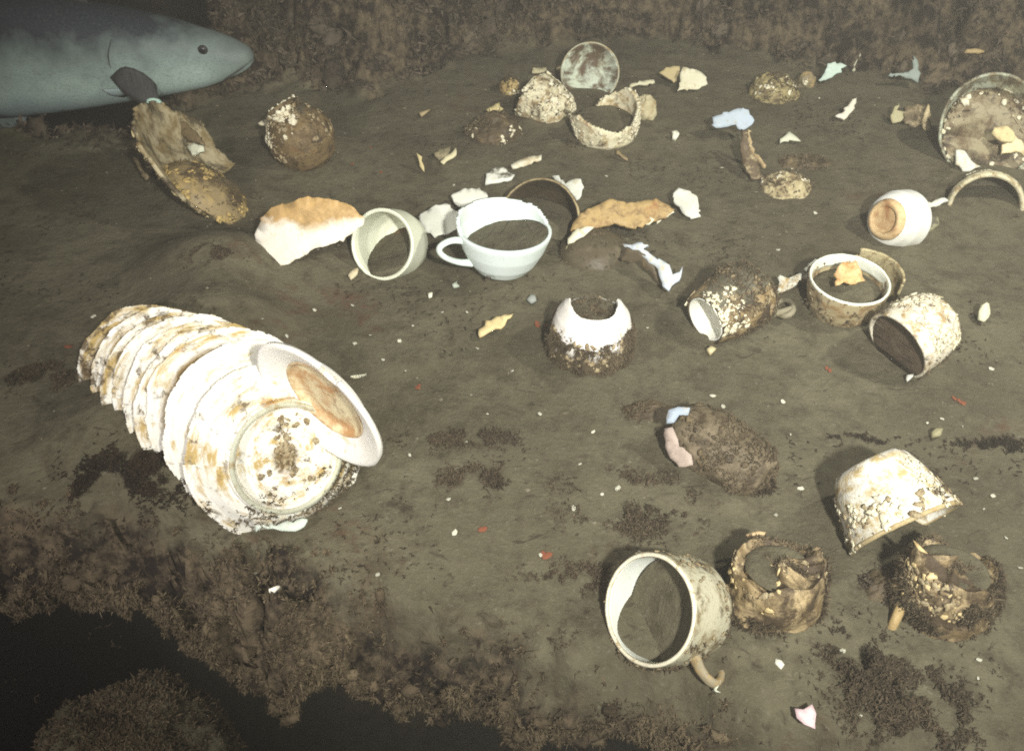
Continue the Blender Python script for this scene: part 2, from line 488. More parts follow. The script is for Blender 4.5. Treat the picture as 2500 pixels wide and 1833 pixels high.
def revolve(name, prof, mat, parent=None, thick=0.003, segs=96, wob=0.0, wscale=60, seed=0, cut=None, squash=1.0, step=0.0025):
    p = resample(prof, step)
    th = np.linspace(0, 2 * math.pi, segs, endpoint=False)
    R, T = np.meshgrid(np.maximum(p[:, 0], 0.0004), th, indexing='ij')
    Zz = np.repeat(p[:, 1][:, None], segs, 1)
    V = np.stack([R * np.cos(T), R * np.sin(T) * squash, Zz], -1)
    if wob:
        V = V + (V * np.array([1, 1, 0.4]) / (np.linalg.norm(V, axis=-1, keepdims=True) + 1e-6)) * (wob * fbm(V, wscale, 4, seed, 0.6))[..., None]
    nr, nc = V.shape[:2]
    idx = np.arange(nr * nc).reshape(nr, nc)
    F = np.stack([idx[:-1], np.roll(idx[:-1], -1, 1), np.roll(idx[1:], -1, 1), idx[1:]], -1).reshape(-1, 4)
    if cut is not None:
        C = V.reshape(-1, 3)[F].mean(1)
        F = F[~cut(C)]
    used = np.unique(F)
    mp = -np.ones(nr * nc, int); mp[used] = np.arange(len(used))
    o = new_obj(name, V.reshape(-1, 3)[used], mp[F].tolist(), mat, parent)
    if thick:
        solid(o, thick)
    return o

def tube(name, pts, rad, mat, parent=None, seg=10, flat=1.0):
    P = np.array(pts, float)
    # smooth resample
    for _ in range(2):
        Q = [P[0]]
        for a, b in zip(P[:-1], P[1:]):
            Q += [a * 0.75 + b * 0.25, a * 0.25 + b * 0.75]
        Q.append(P[-1]); P = np.array(Q)
    rr = np.interp(np.linspace(0, 1, len(P)), np.linspace(0, 1, len(rad)), rad)
    V, F = [], []
    prev = None
    for i, c in enumerate(P):
        t = nrm(P[min(i + 1, len(P) - 1)] - P[max(i - 1, 0)])
        a = np.cross(t, [0, 1, 0]) if prev is None else prev - t * prev.dot(t)
        if np.linalg.norm(a) < 1e-5: a = np.cross(t, [1, 0, 0])
        a = nrm(a); b = np.cross(t, a); prev = a
        for k in range(seg):
            g = 2 * math.pi * k / seg
            V.append(c + rr[i] * (a * math.cos(g) + b * math.sin(g) * flat))
    for i in range(len(P) - 1):
        for k in range(seg):
            F.append([i * seg + k, i * seg + (k + 1) % seg, (i + 1) * seg + (k + 1) % seg, (i + 1) * seg + k])
    F.append(list(range(seg))[::-1]); F.append([(len(P) - 1) * seg + k for k in range(seg)])
    return new_obj(name, V, F, mat, parent)

def handle(parent, mat, r, z0, z1, out, rad=0.0035, rb=None):
    h = z1 - z0
    rb = r - 0.006 if rb is None else rb
    return tube('handle', [(r, 0, z1), (r + out * 0.5, 0, z1 + 0.1 * h), (r + out, 0, z1 - 0.12 * h), (r + out * 0.85, 0, z0 + 0.5 * h), (rb + out * 0.6, 0, z0 + 0.12 * h), (rb, 0, z0)],
                [rad * 1.3, rad, rad, rad, rad * 1.4], mat, parent, 10, 1.3)

def wmat(o):
    return o.matrix_basis if o.parent is None else o.parent.matrix_basis @ o.matrix_basis

def surf(o, n, seed, pred=None, outward=True):
    """n random surface points of an object (local to its root) whose world position/normal satisfy pred"""
    r = np.random.default_rng(seed)
    me = o.data
    co = np.empty(len(me.vertices) * 3); me.vertices.foreach_get('co', co); co = co.reshape(-1, 3)
    no = np.empty(len(me.vertices) * 3); me.vertices.foreach_get('normal', no); no = no.reshape(-1, 3)
    ax = co * np.array([1, 1, 0])
    flip = np.sum(no * ax, 1) < 0
    no = np.where(flip[:, None], -no, no)
    M = np.array(wmat(o)); Rr = M[:3, :3]
    wp = co @ Rr.T + M[:3, 3]; wn = no @ Rr.T; wn = wn / (np.linalg.norm(wn, axis=1, keepdims=True) + 1e-9)
    t_ = sum(m_.thickness for m_ in o.modifiers if m_.type == 'SOLIDIFY') * 0.5
    co = co + no * t_
    k = r.choice(len(co), n * 6)
    if pred is not None:
        k = k[pred(wp[k], wn[k], co[k])]
    k = k[:n]
    return co[k], no[k]

ICO = None
def blobs(name, P, N, size, mat, parent, seed=0):
    """rough crusts: many small irregular lumps grown on a surface, one mesh"""
    global ICO
    if ICO is None:
        bm = bmesh.new(); bmesh.ops.create_icosphere(bm, subdivisions=2, radius=1)
        ICO = (np.array([v.co[:] for v in bm.verts]), np.array([[v.index for v in f.verts] for f in bm.faces])); bm.free()
    iv, jf = ICO
    r = np.random.default_rng(seed)
    Vs, Fs = [], []
    for i, (p, n) in enumerate(zip(P, N)):
        s = size[0] * 0.35 + (size[1] * 0.72 - size[0] * 0.35) * r.uniform(0, 1) ** 2.2
        k = 1 + 0.95 * fbm(iv, 1.6, 3, seed * 31 + i)
        Rb = basis(n, r.normal(0, 1, 3))
        v = (iv * k[:, None] * s * np.array([r.uniform(0.8, 1.5), r.uniform(0.6, 1.1), r.uniform(0.22, 0.5)])) @ Rb.T + p
        Fs.append(jf + len(iv) * i); Vs.append(v)
    if not Vs: return None
    return tag(new_obj(name, np.concatenate(Vs), np.concatenate(Fs).tolist(), mat, parent), kind='stuff')

def growth_lumps(name, label, P, N, size, mat, seed, fuzz=(0.0012, 0.0036)):
    o = blobs(name, P, N, size, mat, None, seed)
    tag(o, label, 'marine growth', kind='stuff')
    r = np.random.default_rng(seed + 50)          # each lump is furred all over
    nv = len(ICO[0]); V = np.empty(len(o.data.vertices) * 3); o.data.vertices.foreach_get('co', V)
    V = V.reshape(-1, nv, 3); C = V.mean(1, keepdims=True); D = V - C
    L = np.linalg.norm(D, axis=2, keepdims=True)
    k = r.uniform(0, 1, V.shape[:2]) < 0.75
    f = blades('growth_fuzz', V[k], (D / (L + 1e-9))[k], mat, fuzz, (fuzz[1] * 0.08, fuzz[1] * 0.2), 3, 0.9, seed=seed)
    tag(f, 'fine fuzz on the ' + label, 'marine growth', kind='stuff')
x, y, r = scatter(9000, -0.75, 0.62, 0.20, 0.72, 111)
m = (growth_mask(x, y) * (0.12 + 0.9 * sstep(-0.15, 0.25, fbm(xyz(x, y), 24, 4, 53))) > r.uniform(0, 1, len(x))) & (y > y_edge(x) - 0.003) & (y < y_zone(x) + 0.03)
x, y = x[m][:2600], y[m][:2600]
growth_lumps('growth_lumps', 'lumpy brown growth massed along the foreground ledge', np.stack([x, y, H(x, y) + 0.001], -1), ground_normals(x, y), (0.003, 0.008), M_GROW, 112)
xs = rng.uniform(-0.8, 0.62, 700); ys = y_edge(xs)
zz = H(xs, ys) - rng.uniform(0.0, 0.024, len(xs))
growth_lumps('growth_lumps', 'lumpy brown growth bulging under the lip of the ledge', np.stack([xs, ys - 0.002, zz], -1), np.tile([0, -0.8, 0.3], (len(xs), 1)), (0.003, 0.009), M_GROW, 113)
x, y, r = scatter(9000, -0.9, 1.25, 1.2, 2.0, 114)
m = (growth_mask(x, y) * (0.1 + sstep(-0.15, 0.25, fbm(xyz(x, y), 9, 4, 92))) > r.uniform(0.1, 1, len(x)))
x, y = x[m][:1600], y[m][:1600]
growth_lumps('growth_lumps', 'lumpy brown growth massed over the bank at the back', np.stack([x, y, H(x, y) + 0.002], -1), ground_normals(x, y), (0.008, 0.024), M_GROWD, 115, (0.003, 0.009))

def crust_on(root, body, n, size, mat=None, seed=0, pred=None, name='encrustation'):
    P, N = surf(body, n * 11, seed, pred)
    if len(P):
        c_ = fbm(P, 55, 3, seed + 3)
        kp = np.argsort(-c_ + 0.25 * np.random.default_rng(seed).uniform(-1, 1, len(P)))[:int(n * 4.0)]
        P, N = P[kp], N[kp]
    return blobs(name, P + N * 0.0008, N, size, mat or M_CRUST, root, seed)

def fuzz_on(root, body, n, seed=0, pred=None, length=(0.002, 0.005), mat=None, per=4, name='growth'):
    P, N = surf(body, int(n * 3.2), seed, pred)
    if len(P) == 0: return None
    kp = fbm(P, 70, 3, seed) > -0.08
    P, N = P[kp], N[kp]
    length = (min(length[0], 0.0012), min(length[1], 0.0040))
    return blades(name, P + N * 0.001, N, mat or M_GROW, length, (0.0003, 0.0007), int(per * 1.6), 1.4, parent=root, seed=seed)

def silt_fill(root, prof, level_pt, plane_n, seed=0, mat=None, shrink=0.95, squash=1.0):
    """silt lying inside a vessel: the part of its inside below a plane (world point, world normal)"""
    p = resample(prof, 0.004); p[:, 0] *= shrink; p[:, 1] += 0.0015
    seg = 64; bm = bmesh.new(); rings = []
    for rr, z in p:
        rings.append([bm.verts.new((max(rr, 0.0003) * math.cos(2 * math.pi * k / seg), max(rr, 0.0003) * math.sin(2 * math.pi * k / seg) * squash, z)) for k in range(seg)])
    for a, b in zip(rings[:-1], rings[1:]):
        for k in range(seg): bm.faces.new((a[k], a[(k + 1) % seg], b[(k + 1) % seg], b[k]))
    bm.faces.new(rings[-1]); bm.faces.new(rings[0][::-1])
    Mi = root.matrix_basis.inverted()
    lp = Mi @ Vector(tuple(level_pt)); ln = (Mi.to_3x3() @ Vector(plane_n)).normalized()
    res = bmesh.ops.bisect_plane(bm, geom=bm.verts[:] + bm.edges[:] + bm.faces[:], plane_co=lp, plane_no=ln, clear_outer=True)
    ed = [e for e in res['geom_cut'] if isinstance(e, bmesh.types.BMEdge)]
    caps = bmesh.ops.triangle_fill(bm, edges=ed, use_beauty=True)['geom']
    ce = [e for e in caps if isinstance(e, bmesh.types.BMEdge)]
    for _ in range(3):
        top = [v for v in bm.verts if abs((v.co - lp).dot(ln)) < 1e-5]
        ts = set(top)
        es = [e for e in bm.edges if e.verts[0] in ts and e.verts[1] in ts and e.calc_length() > 0.004]
        if not es: break
        bmesh.ops.subdivide_edges(bm, edges=es, cuts=1)
    top = [v for v in bm.verts if abs((v.co - lp).dot(ln)) < 1e-5]
    if top:
        cs = np.array([v.co[:] for v in top])
        dz = 0.002 * fbm(cs, 70, 4, seed, 0.6)
        for v, d in zip(top, dz): v.co += ln * float(d)
    me = bpy.data.meshes.new('silt_fill'); bm.to_mesh(me); bm.free()
    me.materials.append(mat or M_SILT)
    me.polygons.foreach_set('use_smooth', [True] * len(me.polygons))
    o = bpy.data.objects.new('silt_fill', me); COL.objects.link(o); o.parent = root
    return o

def vessel(name, anchor, n, anchor_local=(0, 0, 0), ref=(1, 0, 0), s=1.0):
    R = basis(n, ref)
    loc = np.array(anchor) - R @ np.array(anchor_local, float) * s
    o = empty(name, loc, R)
    o.scale = (s, s, s)
    return o

def mouth_low(root, r, z, h):
    """a point h above the lowest point of a tipped vessel's mouth"""
    M = np.array(root.matrix_basis)
    t = np.linspace(0, 2 * math.pi, 90)
    p = np.stack([r * np.cos(t), r * np.sin(t), 0 * t + z, 0 * t + 1], -1) @ M.T
    q = p[np.argmin(p[:, 2])][:3]
    return q + np.array([0, 0, h])

def shard(name, label, outline, n, z0, mat, thick=0.0035, k=(0, 0), group=None, jit=0.0022, cat='shard', seed=0, low=None):
    """a broken piece: outline seen in the photograph laid on its own tilted plane, bent and given thickness"""
    n = nrm(n)
    lowp = max(outline, key=lambda q: q[1]) if low is None else low
    a = W(lowp[0], lowp[1], z0)
    pts = []
    for px, py in outline:
        d = ray(px, py); t = (a - CAMP).dot(n) / d.dot(n)
        pts.append(CAMP + d * t)
    pts = np.array(pts); c = pts.mean(0)
    R = basis(n)
    L = (pts - c) @ R
    r = np.random.default_rng(seed + len(outline))
    Q = []
    for i in range(len(L)):
        p, q = L[i], L[(i + 1) % len(L)]
        m_ = max(1, int(np.linalg.norm(q - p) / 0.004))
        for j in range(m_):
            v = p + (q - p) * j / m_
            Q.append(v[:2] + r.normal(0, jit, 2) * 0.5)
    bm = bmesh.new()
    f = bm.faces.new([bm.verts.new((q[0], q[1], 0)) for q in Q])
    bmesh.ops.triangulate(bm, faces=[f])
    for _ in range(2):
        es = [e for e in bm.edges if e.calc_length() > 0.006 and len(e.link_faces) == 2]
        if es: bmesh.ops.subdivide_edges(bm, edges=es, cuts=1, use_grid_fill=True)
    bmesh.ops.triangulate(bm, faces=bm.faces[:])
    cs = np.array([v.co[:] for v in bm.verts])
    dz = k[0] * cs[:, 0] ** 2 + k[1] * cs[:, 1] ** 2 + 0.0012 * fbm(cs, 60, 3, seed)
    dz -= dz.mean()
    for v, d in zip(bm.verts, dz): v.co.z += float(d)
    bmesh.ops.recalc_face_normals(bm, faces=bm.faces[:])
    me = bpy.data.meshes.new(name); bm.to_mesh(me); bm.free()
    me.materials.append(mat)
    me.polygons.foreach_set('use_smooth', [True] * len(me.polygons))
    o = bpy.data.objects.new(name, me)
    o.location = tuple(c); o.rotation_euler = Matrix(R.tolist()).to_euler()
    COL.objects.link(o)
    solid(o, thick)
    return tag(o, label, cat, group)

CUP = [(0, 0.003), (0.018, 0.003), (0.021, 0.004), (0.029, 0.010), (0.036, 0.022), (0.040, 0.038), (0.042, 0.058)]
MUG = [(0, 0.003), (0.021, 0.003), (0.029, 0.006), (0.036, 0.016), (0.0405, 0.033), (0.0415, 0.066)]
def scaled(prof, sr, sz=None):
    return [(a * sr, b * (sz or sr)) for a, b in prof]


# ---------------------------------------------------------------- fish
def build_fish():
    S = 0.00056                      # metres per photograph pixel at the fish
    prof = [(618, 132, 148, 6), (614, 124, 156, 16), (602, 114, 165, 26), (575, 100, 178, 38), (545, 88, 190, 47), (500, 75, 205, 56), (440, 56, 217, 68), (380, 40, 227, 76),
            (300, 24, 240, 84), (200, 8, 256, 90), (100, -4, 270, 92), (0, -12, 281, 90), (-150, -14, 288, 82), (-350, 0, 270, 64), (-550, 42, 226, 42), (-720, 84, 184, 24), (-800, 96, 172, 14)]
    pr = np.array(prof, float)
    xs = np.concatenate([np.linspace(618, 500, 16), np.linspace(485, -800, 44)])
    top, bot, wd = (np.interp(-xs, -pr[:, 0], pr[:, i]) for i in (1, 2, 3))
    n = 40
    V = []
    for X, t, b, w in zip(xs, top, bot, wd):
        c = (t + b) / 2; h = (b - t) / 2
        for k in range(n):
            g = 2 * math.pi * k / n
            sy, cz = math.sin(g), math.cos(g)
            yy = w * np.sign(sy) * abs(sy) ** 0.9
            zz = h * np.sign(cz) * abs(cz) ** 0.95
            px = -(c - zz)
            # mouth: a crease running back from the snout
            mouth = math.exp(-((-px - (146 + (612 - X) * 0.62)) / 3.2) ** 2) * (1 if X > 545 else 0)
            # gill cover: the head stands a little proud of the body
            gx = 300 + 0.0016 * (-px - 130) ** 2
            gill = 5.0 * (1 / (1 + math.exp(-(X - gx) / 2.5))) * (1 if X > 120 else 0)
            yy = yy * (1 - 0.30 * mouth) + np.sign(sy) * gill * abs(sy)
            V.append(((X - 618) * S, yy * S, (px + 138) * S * 1.08))
    F = []
    for i in range(len(xs) - 1):
        for k in range(n):
            F.append([i * n + k, (i + 1) * n + k, (i + 1) * n + (k + 1) % n, i * n + (k + 1) % n])
    F.append(list(range(n))); F.append([(len(xs) - 1) * n + k for k in range(n)][::-1])
    m = NT('fish_skin')
    co = m.coord(0)
    s = m.n('ShaderNodeSeparateXYZ'); m.l(co, s.inputs[0])
    nz = m.noise(m.coord(2), 26, 4, 0.6)
    fine = m.noise(m.coord(4, scale=(1, 1, 1.6)), 300, 3, 0.6)
    z = m.math('ADD', s.outputs[2], m.math('MULTIPLY', m.math('SUBTRACT', nz, 0.5), 0.06))
    # dark back over pale flank: the fish's own colouring
    col = m.mix(m.rng(z, -0.030, 0.052), (0.43, 0.56, 0.48), (0.026, 0.033, 0.042))
    col = m.mix(m.rng(z, -0.075, -0.025, 1, 0), col, (0.30, 0.40, 0.42))
    col = m.mix(m.rng(s.outputs[0], -0.075, 0.0, 0, 0.7), col, (0.07, 0.08, 0.075))
    col = m.mix(m.rng(fine, 0.48, 0.72, 0, 0.45), col, (0.09, 0.11, 0.09))
    skin = m.done(col, 0.55, fine, 0.08, 0.001)
    finm = NT('fish_fin'); fm = finm.done(finm.mix(finm.rng(finm.noise(finm.coord(7, scale=(6, 1, 1)), 60, 3), 0.3, 0.7), (0.022, 0.022, 0.022), (0.05, 0.05, 0.045)), 0.6)
    palem = NT('fish_pale_fin'); pm_ = palem.done(palem.mix(palem.rng(palem.noise(palem.coord(8), 90, 3), 0.3, 0.7), (0.22, 0.30, 0.30), (0.35, 0.42, 0.38)), 0.5)
    eyem = NT('fish_eye'); em = eyem.done((0.012, 0.012, 0.016), 0.12)
    irism = NT('fish_iris'); im = irism.done((0.035, 0.035, 0.032), 0.3)
    d = ray(618, 138); root = empty('fish', CAMP + d * (S * FPX))
    root.rotation_euler = (math.radians(4), 0, 0)
    new_obj('body', V, F, skin, root)
    def P(px, py, y): return np.array([(px - 618) * S, y * S, -(py - 138) * S * 1.08])
    def wat(px): return float(np.interp(-px, -pr[:, 0], pr[:, 3]))
    def fin(name, base, tip, mat, parent=root, rays=0.5):
        # base and tip polylines of equal length, filled by a rippled membrane
        nb = len(base); V = []
        for j in range(7):
            t = j / 6
            for i in range(nb):
                q = np.array(base[i]) * (1 - t) + np.array(tip[i]) * t
                q = q + np.array([0, rays * S * 1.5 * math.sin(i * 2.1) * t, 0]); V.append(q)
        F = [[j * nb + i, j * nb + i + 1, (j + 1) * nb + i + 1, (j + 1) * nb + i] for j in range(6) for i in range(nb - 1)]
        return solid(new_obj(name, V, F, mat, parent), 0.0012)
    y0 = -80
    fin('pectoral_fin', [P(392, 170, y0 + 4), P(385, 155, y0 + 1), P(372, 139, y0 - 2), P(352, 127, y0 - 4), P(335, 122, y0 - 6), P(322, 125, y0 - 6)],
        [P(398, 197, y0 - 22), P(385, 205, y0 - 26), P(364, 203, y0 - 30), P(340, 190, y0 - 30), P(318, 172, y0 - 26), P(296, 141, y0 - 18)], fm)
    fin('pectoral_fin', [P(392, 205, -y0 - 4), P(372, 174, -y0 + 2), P(335, 157, -y0 + 6)], [P(398, 232, -y0 + 30), P(364, 240, -y0 + 40), P(300, 180, -y0 + 30)], fm)
    fin('pelvic_fin', [P(330, 196, -64), P(318, 184, -76), P(306, 176, -82)], [P(300, 206, -66), P(280, 190, -88), P(266, 174, -92)], pm_)
    fin('pelvic_fin', [P(330, 226, 44), P(318, 214, 66), P(306, 208, 76)], [P(300, 238, 54), P(280, 222, 84), P(266, 206, 92)], pm_)
    fin('dorsal_fin', [P(260 - 40 * i, 20 - i * 4, 0) for i in range(8)], [P(215 - 42 * i, -70 + abs(i - 2) * 10, 0) for i in range(8)], fm)
    fin('dorsal_fin', [P(-120 - 50 * i, -10 + i * 8, 0) for i in range(9)], [P(-170 - 52 * i, -80 + i * 14, 0) for i in range(9)], fm)
    fin('anal_fin', [P(20 - 55 * i, 279 - (i - 3) ** 2 * 0.4 - max(0, i - 6) * 12, 0) for i in range(10)], [P(-20 - 58 * i, 330 - i * 8, 0) for i in range(10)], pm_)
    fin('tail_fin', [P(-790, 100 + 12 * i, 0) for i in range(7)], [P(-960 + 14 * (3 - abs(i - 3)), 40 + 32 * i, 0) for i in range(7)], fm)
    tube('mouth', [P(616, 140, -14), P(600, 148, -30), P(578, 158, -41), P(556, 168, -47), P(545, 176, -48)], [0.0005, 0.0008, 0.0008, 0.0004], fm, root, 6)
    tube('gill_slit', [P(318, 62, -80), P(302, 92, -86), P(298, 120, -86.5), P(306, 150, -85), P(322, 180, -77)], [0.0003, 0.0007, 0.0007, 0.0003], fm, root, 6)
    ec = P(514, 102, 0)
    for sgn in (-1, 1):
        bm = bmesh.new(); bmesh.ops.create_uvsphere(bm, u_segments=24, v_segments=14, radius=1)
        me = bpy.data.meshes.new('eye'); bm.to_mesh(me); bm.free(); me.materials.append(im)
        me.polygons.foreach_set('use_smooth', [True] * len(me.polygons))
        e = bpy.data.objects.new('eye', me); COL.objects.link(e); e.parent = root
        e.location = (ec[0], sgn * (wat(505) - 9) * S, ec[2]); e.scale = (12 * S, 8 * S, 12 * S)
        bm = bmesh.new(); bmesh.ops.create_uvsphere(bm, u_segments=20, v_segments=12, radius=0.72)
        me2 = bpy.data.meshes.new('pupil'); bm.to_mesh(me2); bm.free(); me2.materials.append(em)
        me2.polygons.foreach_set('use_smooth', [True] * len(me2.polygons))
        p = bpy.data.objects.new('pupil', me2); COL.objects.link(p); p.parent = e
        p.location = (0, sgn * 0.38, 0)
    tag(root, 'large dark backed fish with a pale flank gliding in at the top left', 'fish')
build_fish()

# ---------------------------------------------------------------- the tipped stack of plates, lower left
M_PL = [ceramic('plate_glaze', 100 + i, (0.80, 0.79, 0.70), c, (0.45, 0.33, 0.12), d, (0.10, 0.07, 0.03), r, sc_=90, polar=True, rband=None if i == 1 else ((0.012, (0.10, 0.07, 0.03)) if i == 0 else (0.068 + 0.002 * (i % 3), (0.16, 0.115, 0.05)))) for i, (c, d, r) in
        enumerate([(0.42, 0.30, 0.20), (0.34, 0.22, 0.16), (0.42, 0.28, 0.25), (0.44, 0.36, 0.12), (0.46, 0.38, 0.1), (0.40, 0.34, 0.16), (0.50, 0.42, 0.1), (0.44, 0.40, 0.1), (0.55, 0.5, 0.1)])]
PLATE = [(0.0, 0.006), (0.048, 0.006), (0.0500, 0.0), (0.0535, 0.0), (0.0550, 0.006), (0.060, 0.008), (0.066, 0.012), (0.074, 0.022), (0.082, 0.028), (0.0900, 0.030)]
nS = nrm((0.50, -0.74, 0.40))
ctr_px = [(700, 1118, 0.056), (640, 1060, 0.053), (584, 1020, 0.048), (556, 1004, 0.045), (520, 984, 0.040), (484, 964, 0.034), (456, 952, 0.028), (418, 934, 0.018), (378, 916, 0.002)]
labs_ = ['front plate of the tipped stack with its crusted foot ring facing out', 'second plate of the tipped stack, broad white rim just behind the front plate',
        'third plate of the tipped stack, white arc with orange stain below', 'fourth plate of the tipped stack, thin rim in the middle of the pile',
        'fifth plate of the tipped stack, streaked rim far along the pile', 'sixth plate of the tipped stack, last one standing clear of the silt',
        'rearmost plate of the tipped stack, almost buried with only its rim showing']
labs = labs_[:4] + ['fifth plate of the tipped stack, brown crust caked behind its white rim', 'sixth plate of the tipped stack, streaked rim past the middle of the pile',
    'seventh plate of the tipped stack, crusted rim third from the far end', 'eighth plate of the tipped stack, next to the buried far end'] + labs_[-1:]
for i, (o_, lb) in enumerate(zip(ctr_px, labs)):
    jn = nrm(nS + np.array([0.05 * math.sin(i * 2.3), 0.04 * math.cos(i * 1.9), 0.05 * math.sin(i * 3.1)]) * (i > 0))
    R = basis(-jn, (1, 0, 0))
    root = empty('plate', W(*o_), R)
    root.scale = (0.83 - 0.012 * i,) * 3
    wavy = (lambda C, i=i: (np.hypot(C[:, 0], C[:, 1]) > 0.0875 + 0.0042 * fbm(xyz(np.arctan2(C[:, 1], C[:, 0]) * 2, C[:, 0] * 0, i), 1.5, 3, i)))
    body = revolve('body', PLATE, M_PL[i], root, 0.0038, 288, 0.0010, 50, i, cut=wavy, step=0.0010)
    tag(root, lb, 'plate', 'plates of the tipped stack')
    if i == 0:
        crust_on(root, body, 60, (0.0015, 0.004), M_CRUST, 3, lambda wp, wn, co: (np.hypot(co[:, 0], co[:, 1]) < 0.043))
        revolve('foot_ring', [(0.0495, 0.001), (0.0503, -0.0032), (0.0530, -0.0032), (0.0540, 0.002)], ceramic('foot_glaze', 131, (0.46, 0.47, 0.36), 0.35, (0.30, 0.23, 0.11), 0.2), root, 0.002, 128)
        fuzz_on(root, body, 260, 5, lambda wp, wn, co: wp[:, 2] < 0.035)
    else:
        fuzz_on(root, body, 160, 5 + i, lambda wp, wn, co: (wp[:, 2] < 0.03), (0.004, 0.011))

# dish leaning over the front of the stack
DISH = [(0.0, 0.010), (0.034, 0.010), (0.039, 0.012), (0.043, 0.018), (0.052, 0.022), (0.0640, 0.026), (0.0668, 0.0255)]
nd = nimg(782, 990, (-0.72, -0.70), 0.36)
md = ceramic('dish_glaze', 140, (0.82, 0.81, 0.74), 0.24, (0.50, 0.38, 0.16), 0.12, BROWN, 0.10, sc_=60)
root = vessel('dish', W(782, 988, 0.108), nd, (0, 0, 0.024), (0, 0, 1), s=0.90)
body = revolve('body', DISH, md, root, 0.004, 128, 0.001, 40, 8, cut=lambda C: (np.hypot(C[:, 0] - 0.056, C[:, 1] + 0.030) < 0.009))
revolve('well_stain', [(0.0, 0.0128), (0.0335, 0.0128), (0.0375, 0.0145), (0.0410, 0.0195)], ceramic('well_glaze', 141, (0.62, 0.54, 0.33), 0.45, (0.42, 0.24, 0.10), 0.22, (0.14, 0.06, 0.03), rust=0.42, sc_=40), root, 0.0012, 96, 0.001, 60, 9)
crust_on(root, body, 40, (0.0012, 0.003), M_CRUSTW, 8, lambda wp, wn, co: wp[:, 2] < 0.045)
tag(root, 'white dish with a brown stained well leaning over the front of the plate stack', 'dish')
shard('rim_fragment', 'pale curved rim fragment lying at the foot of the plate stack', [(628, 1262), (650, 1278), (690, 1283), (752, 1268), (756, 1280), (720, 1293), (680, 1294), (640, 1288), (626, 1296)], (0, -0.5, 0.8), 0.004, ceramic('g', 143, PALE, 0.25, TAN, 0.1), 0.003)

# ---------------------------------------------------------------- cups
def cup_c1():
    m = ceramic('cream_glaze', 150, (0.70, 0.73, 0.57), 0.06, (0.45, 0.36, 0.18), 0.02, BROWN, 0.0, sc_=40, bump=0.08)
    n = nimg(932, 597, (-1, -0.05), 0.86)
    P_ = scaled(MUG, 1.0, 0.95)
    top = P_[-1][1]
    root = vessel('cup', W(932, 597, 0.030), n, (0, 0, top), s=0.87)
    body = revolve('body', P_, m, root, 0.0042, 112)
    revolve('rim', [(0.0408, top - 0.002), (0.0418, top + 0.0014), (0.0430, top - 0.002)], m, root, 0.0016, 112)
    silt_fill(root, P_, mouth_low(root, 0.039, top, 0.003), (-0.45, -0.05, 1), 3)
    st = NT('brown_stain'); sm = st.done(st.mix(st.rng(st.noise(st.coord(4), 90, 5), 0.3, 0.6), (0.10, 0.07, 0.03), (0.05, 0.035, 0.018)), 0.9)
    revolve('stain', [(0, 0.0062), (0.013, 0.0066), (0.019, 0.0075)], sm, root, 0.002, 40, 0.004, 90, 4)
    tag(root, 'clean cream cup on its side, mouth to the camera, right of the large curved fragment', 'cup')
cup_c1()

def cup_c2():
    m = ceramic('pale_glaze', 155, (0.70, 0.79, 0.74), 0.05, (0.40, 0.36, 0.2), 0.03, BROWN, 0.0, sc_=35, bump=0.06)
    P_ = [(0, 0.003), (0.018, 0.003), (0.026, 0.006), (0.034, 0.016), (0.041, 0.030), (0.0465, 0.046), (0.0490, 0.066)]
    n = nimg(1232, 553, (0.06, 1), 0.47)
    root = vessel('cup', W(1232, 548, 0.064), n, (0, 0, 0.055), nrm((-0.92, -0.40, 0)))
    # back of the rim stands taller and is broken in steps
    def cut(C):
        th = np.arctan2(C[:, 1], C[:, 0])
        back = sstep(-0.2, 0.7, np.cos(th + 1.6))
        lim = 0.0500 + 0.0105 * back + 0.0042 * fbm(xyz(th * 1.7, th * 0), 1.6, 3, 5) * back
        return C[:, 2] > lim
    body = revolve('body', P_, m, root, 0.0036, 128, cut=cut, step=0.0012)
    # pressed lines below the rim
    handle(root, m, 0.0455, 0.016, 0.044, 0.027, 0.0030, 0.0350)
    silt_fill(root, P_, W(1232, 548, 0.064) - n * 0.014, tuple(n + np.array([-0.22, 0.08, 0])), 6)
    sp = NT('snail_patch'); pm_ = sp.done(sp.mix(sp.rng(sp.noise(sp.coord(4), 220, 5), 0.35, 0.6), (0.035, 0.03, 0.028), (0.12, 0.11, 0.09)), 0.8)
    # a dark limpet-like growth low on the wall facing the camera
    Mi = np.array(root.matrix_basis.inverted())
    p = W(1216, 648, 0.024); d = nrm(CAMP - p)
    q = (np.array([*p, 1]) @ Mi.T)[:3]
    q[:2] *= 0.0395 / max(np.hypot(q[0], q[1]), 1e-4); 
    blobs('limpet', np.array([q]), np.array([nrm((q[0], q[1], -0.01))]), (0.0085, 0.0086), pm_, root, 3)
    tag(root, 'white teacup standing upright with looped handle at left, rim broken at the back', 'cup')
cup_c2()

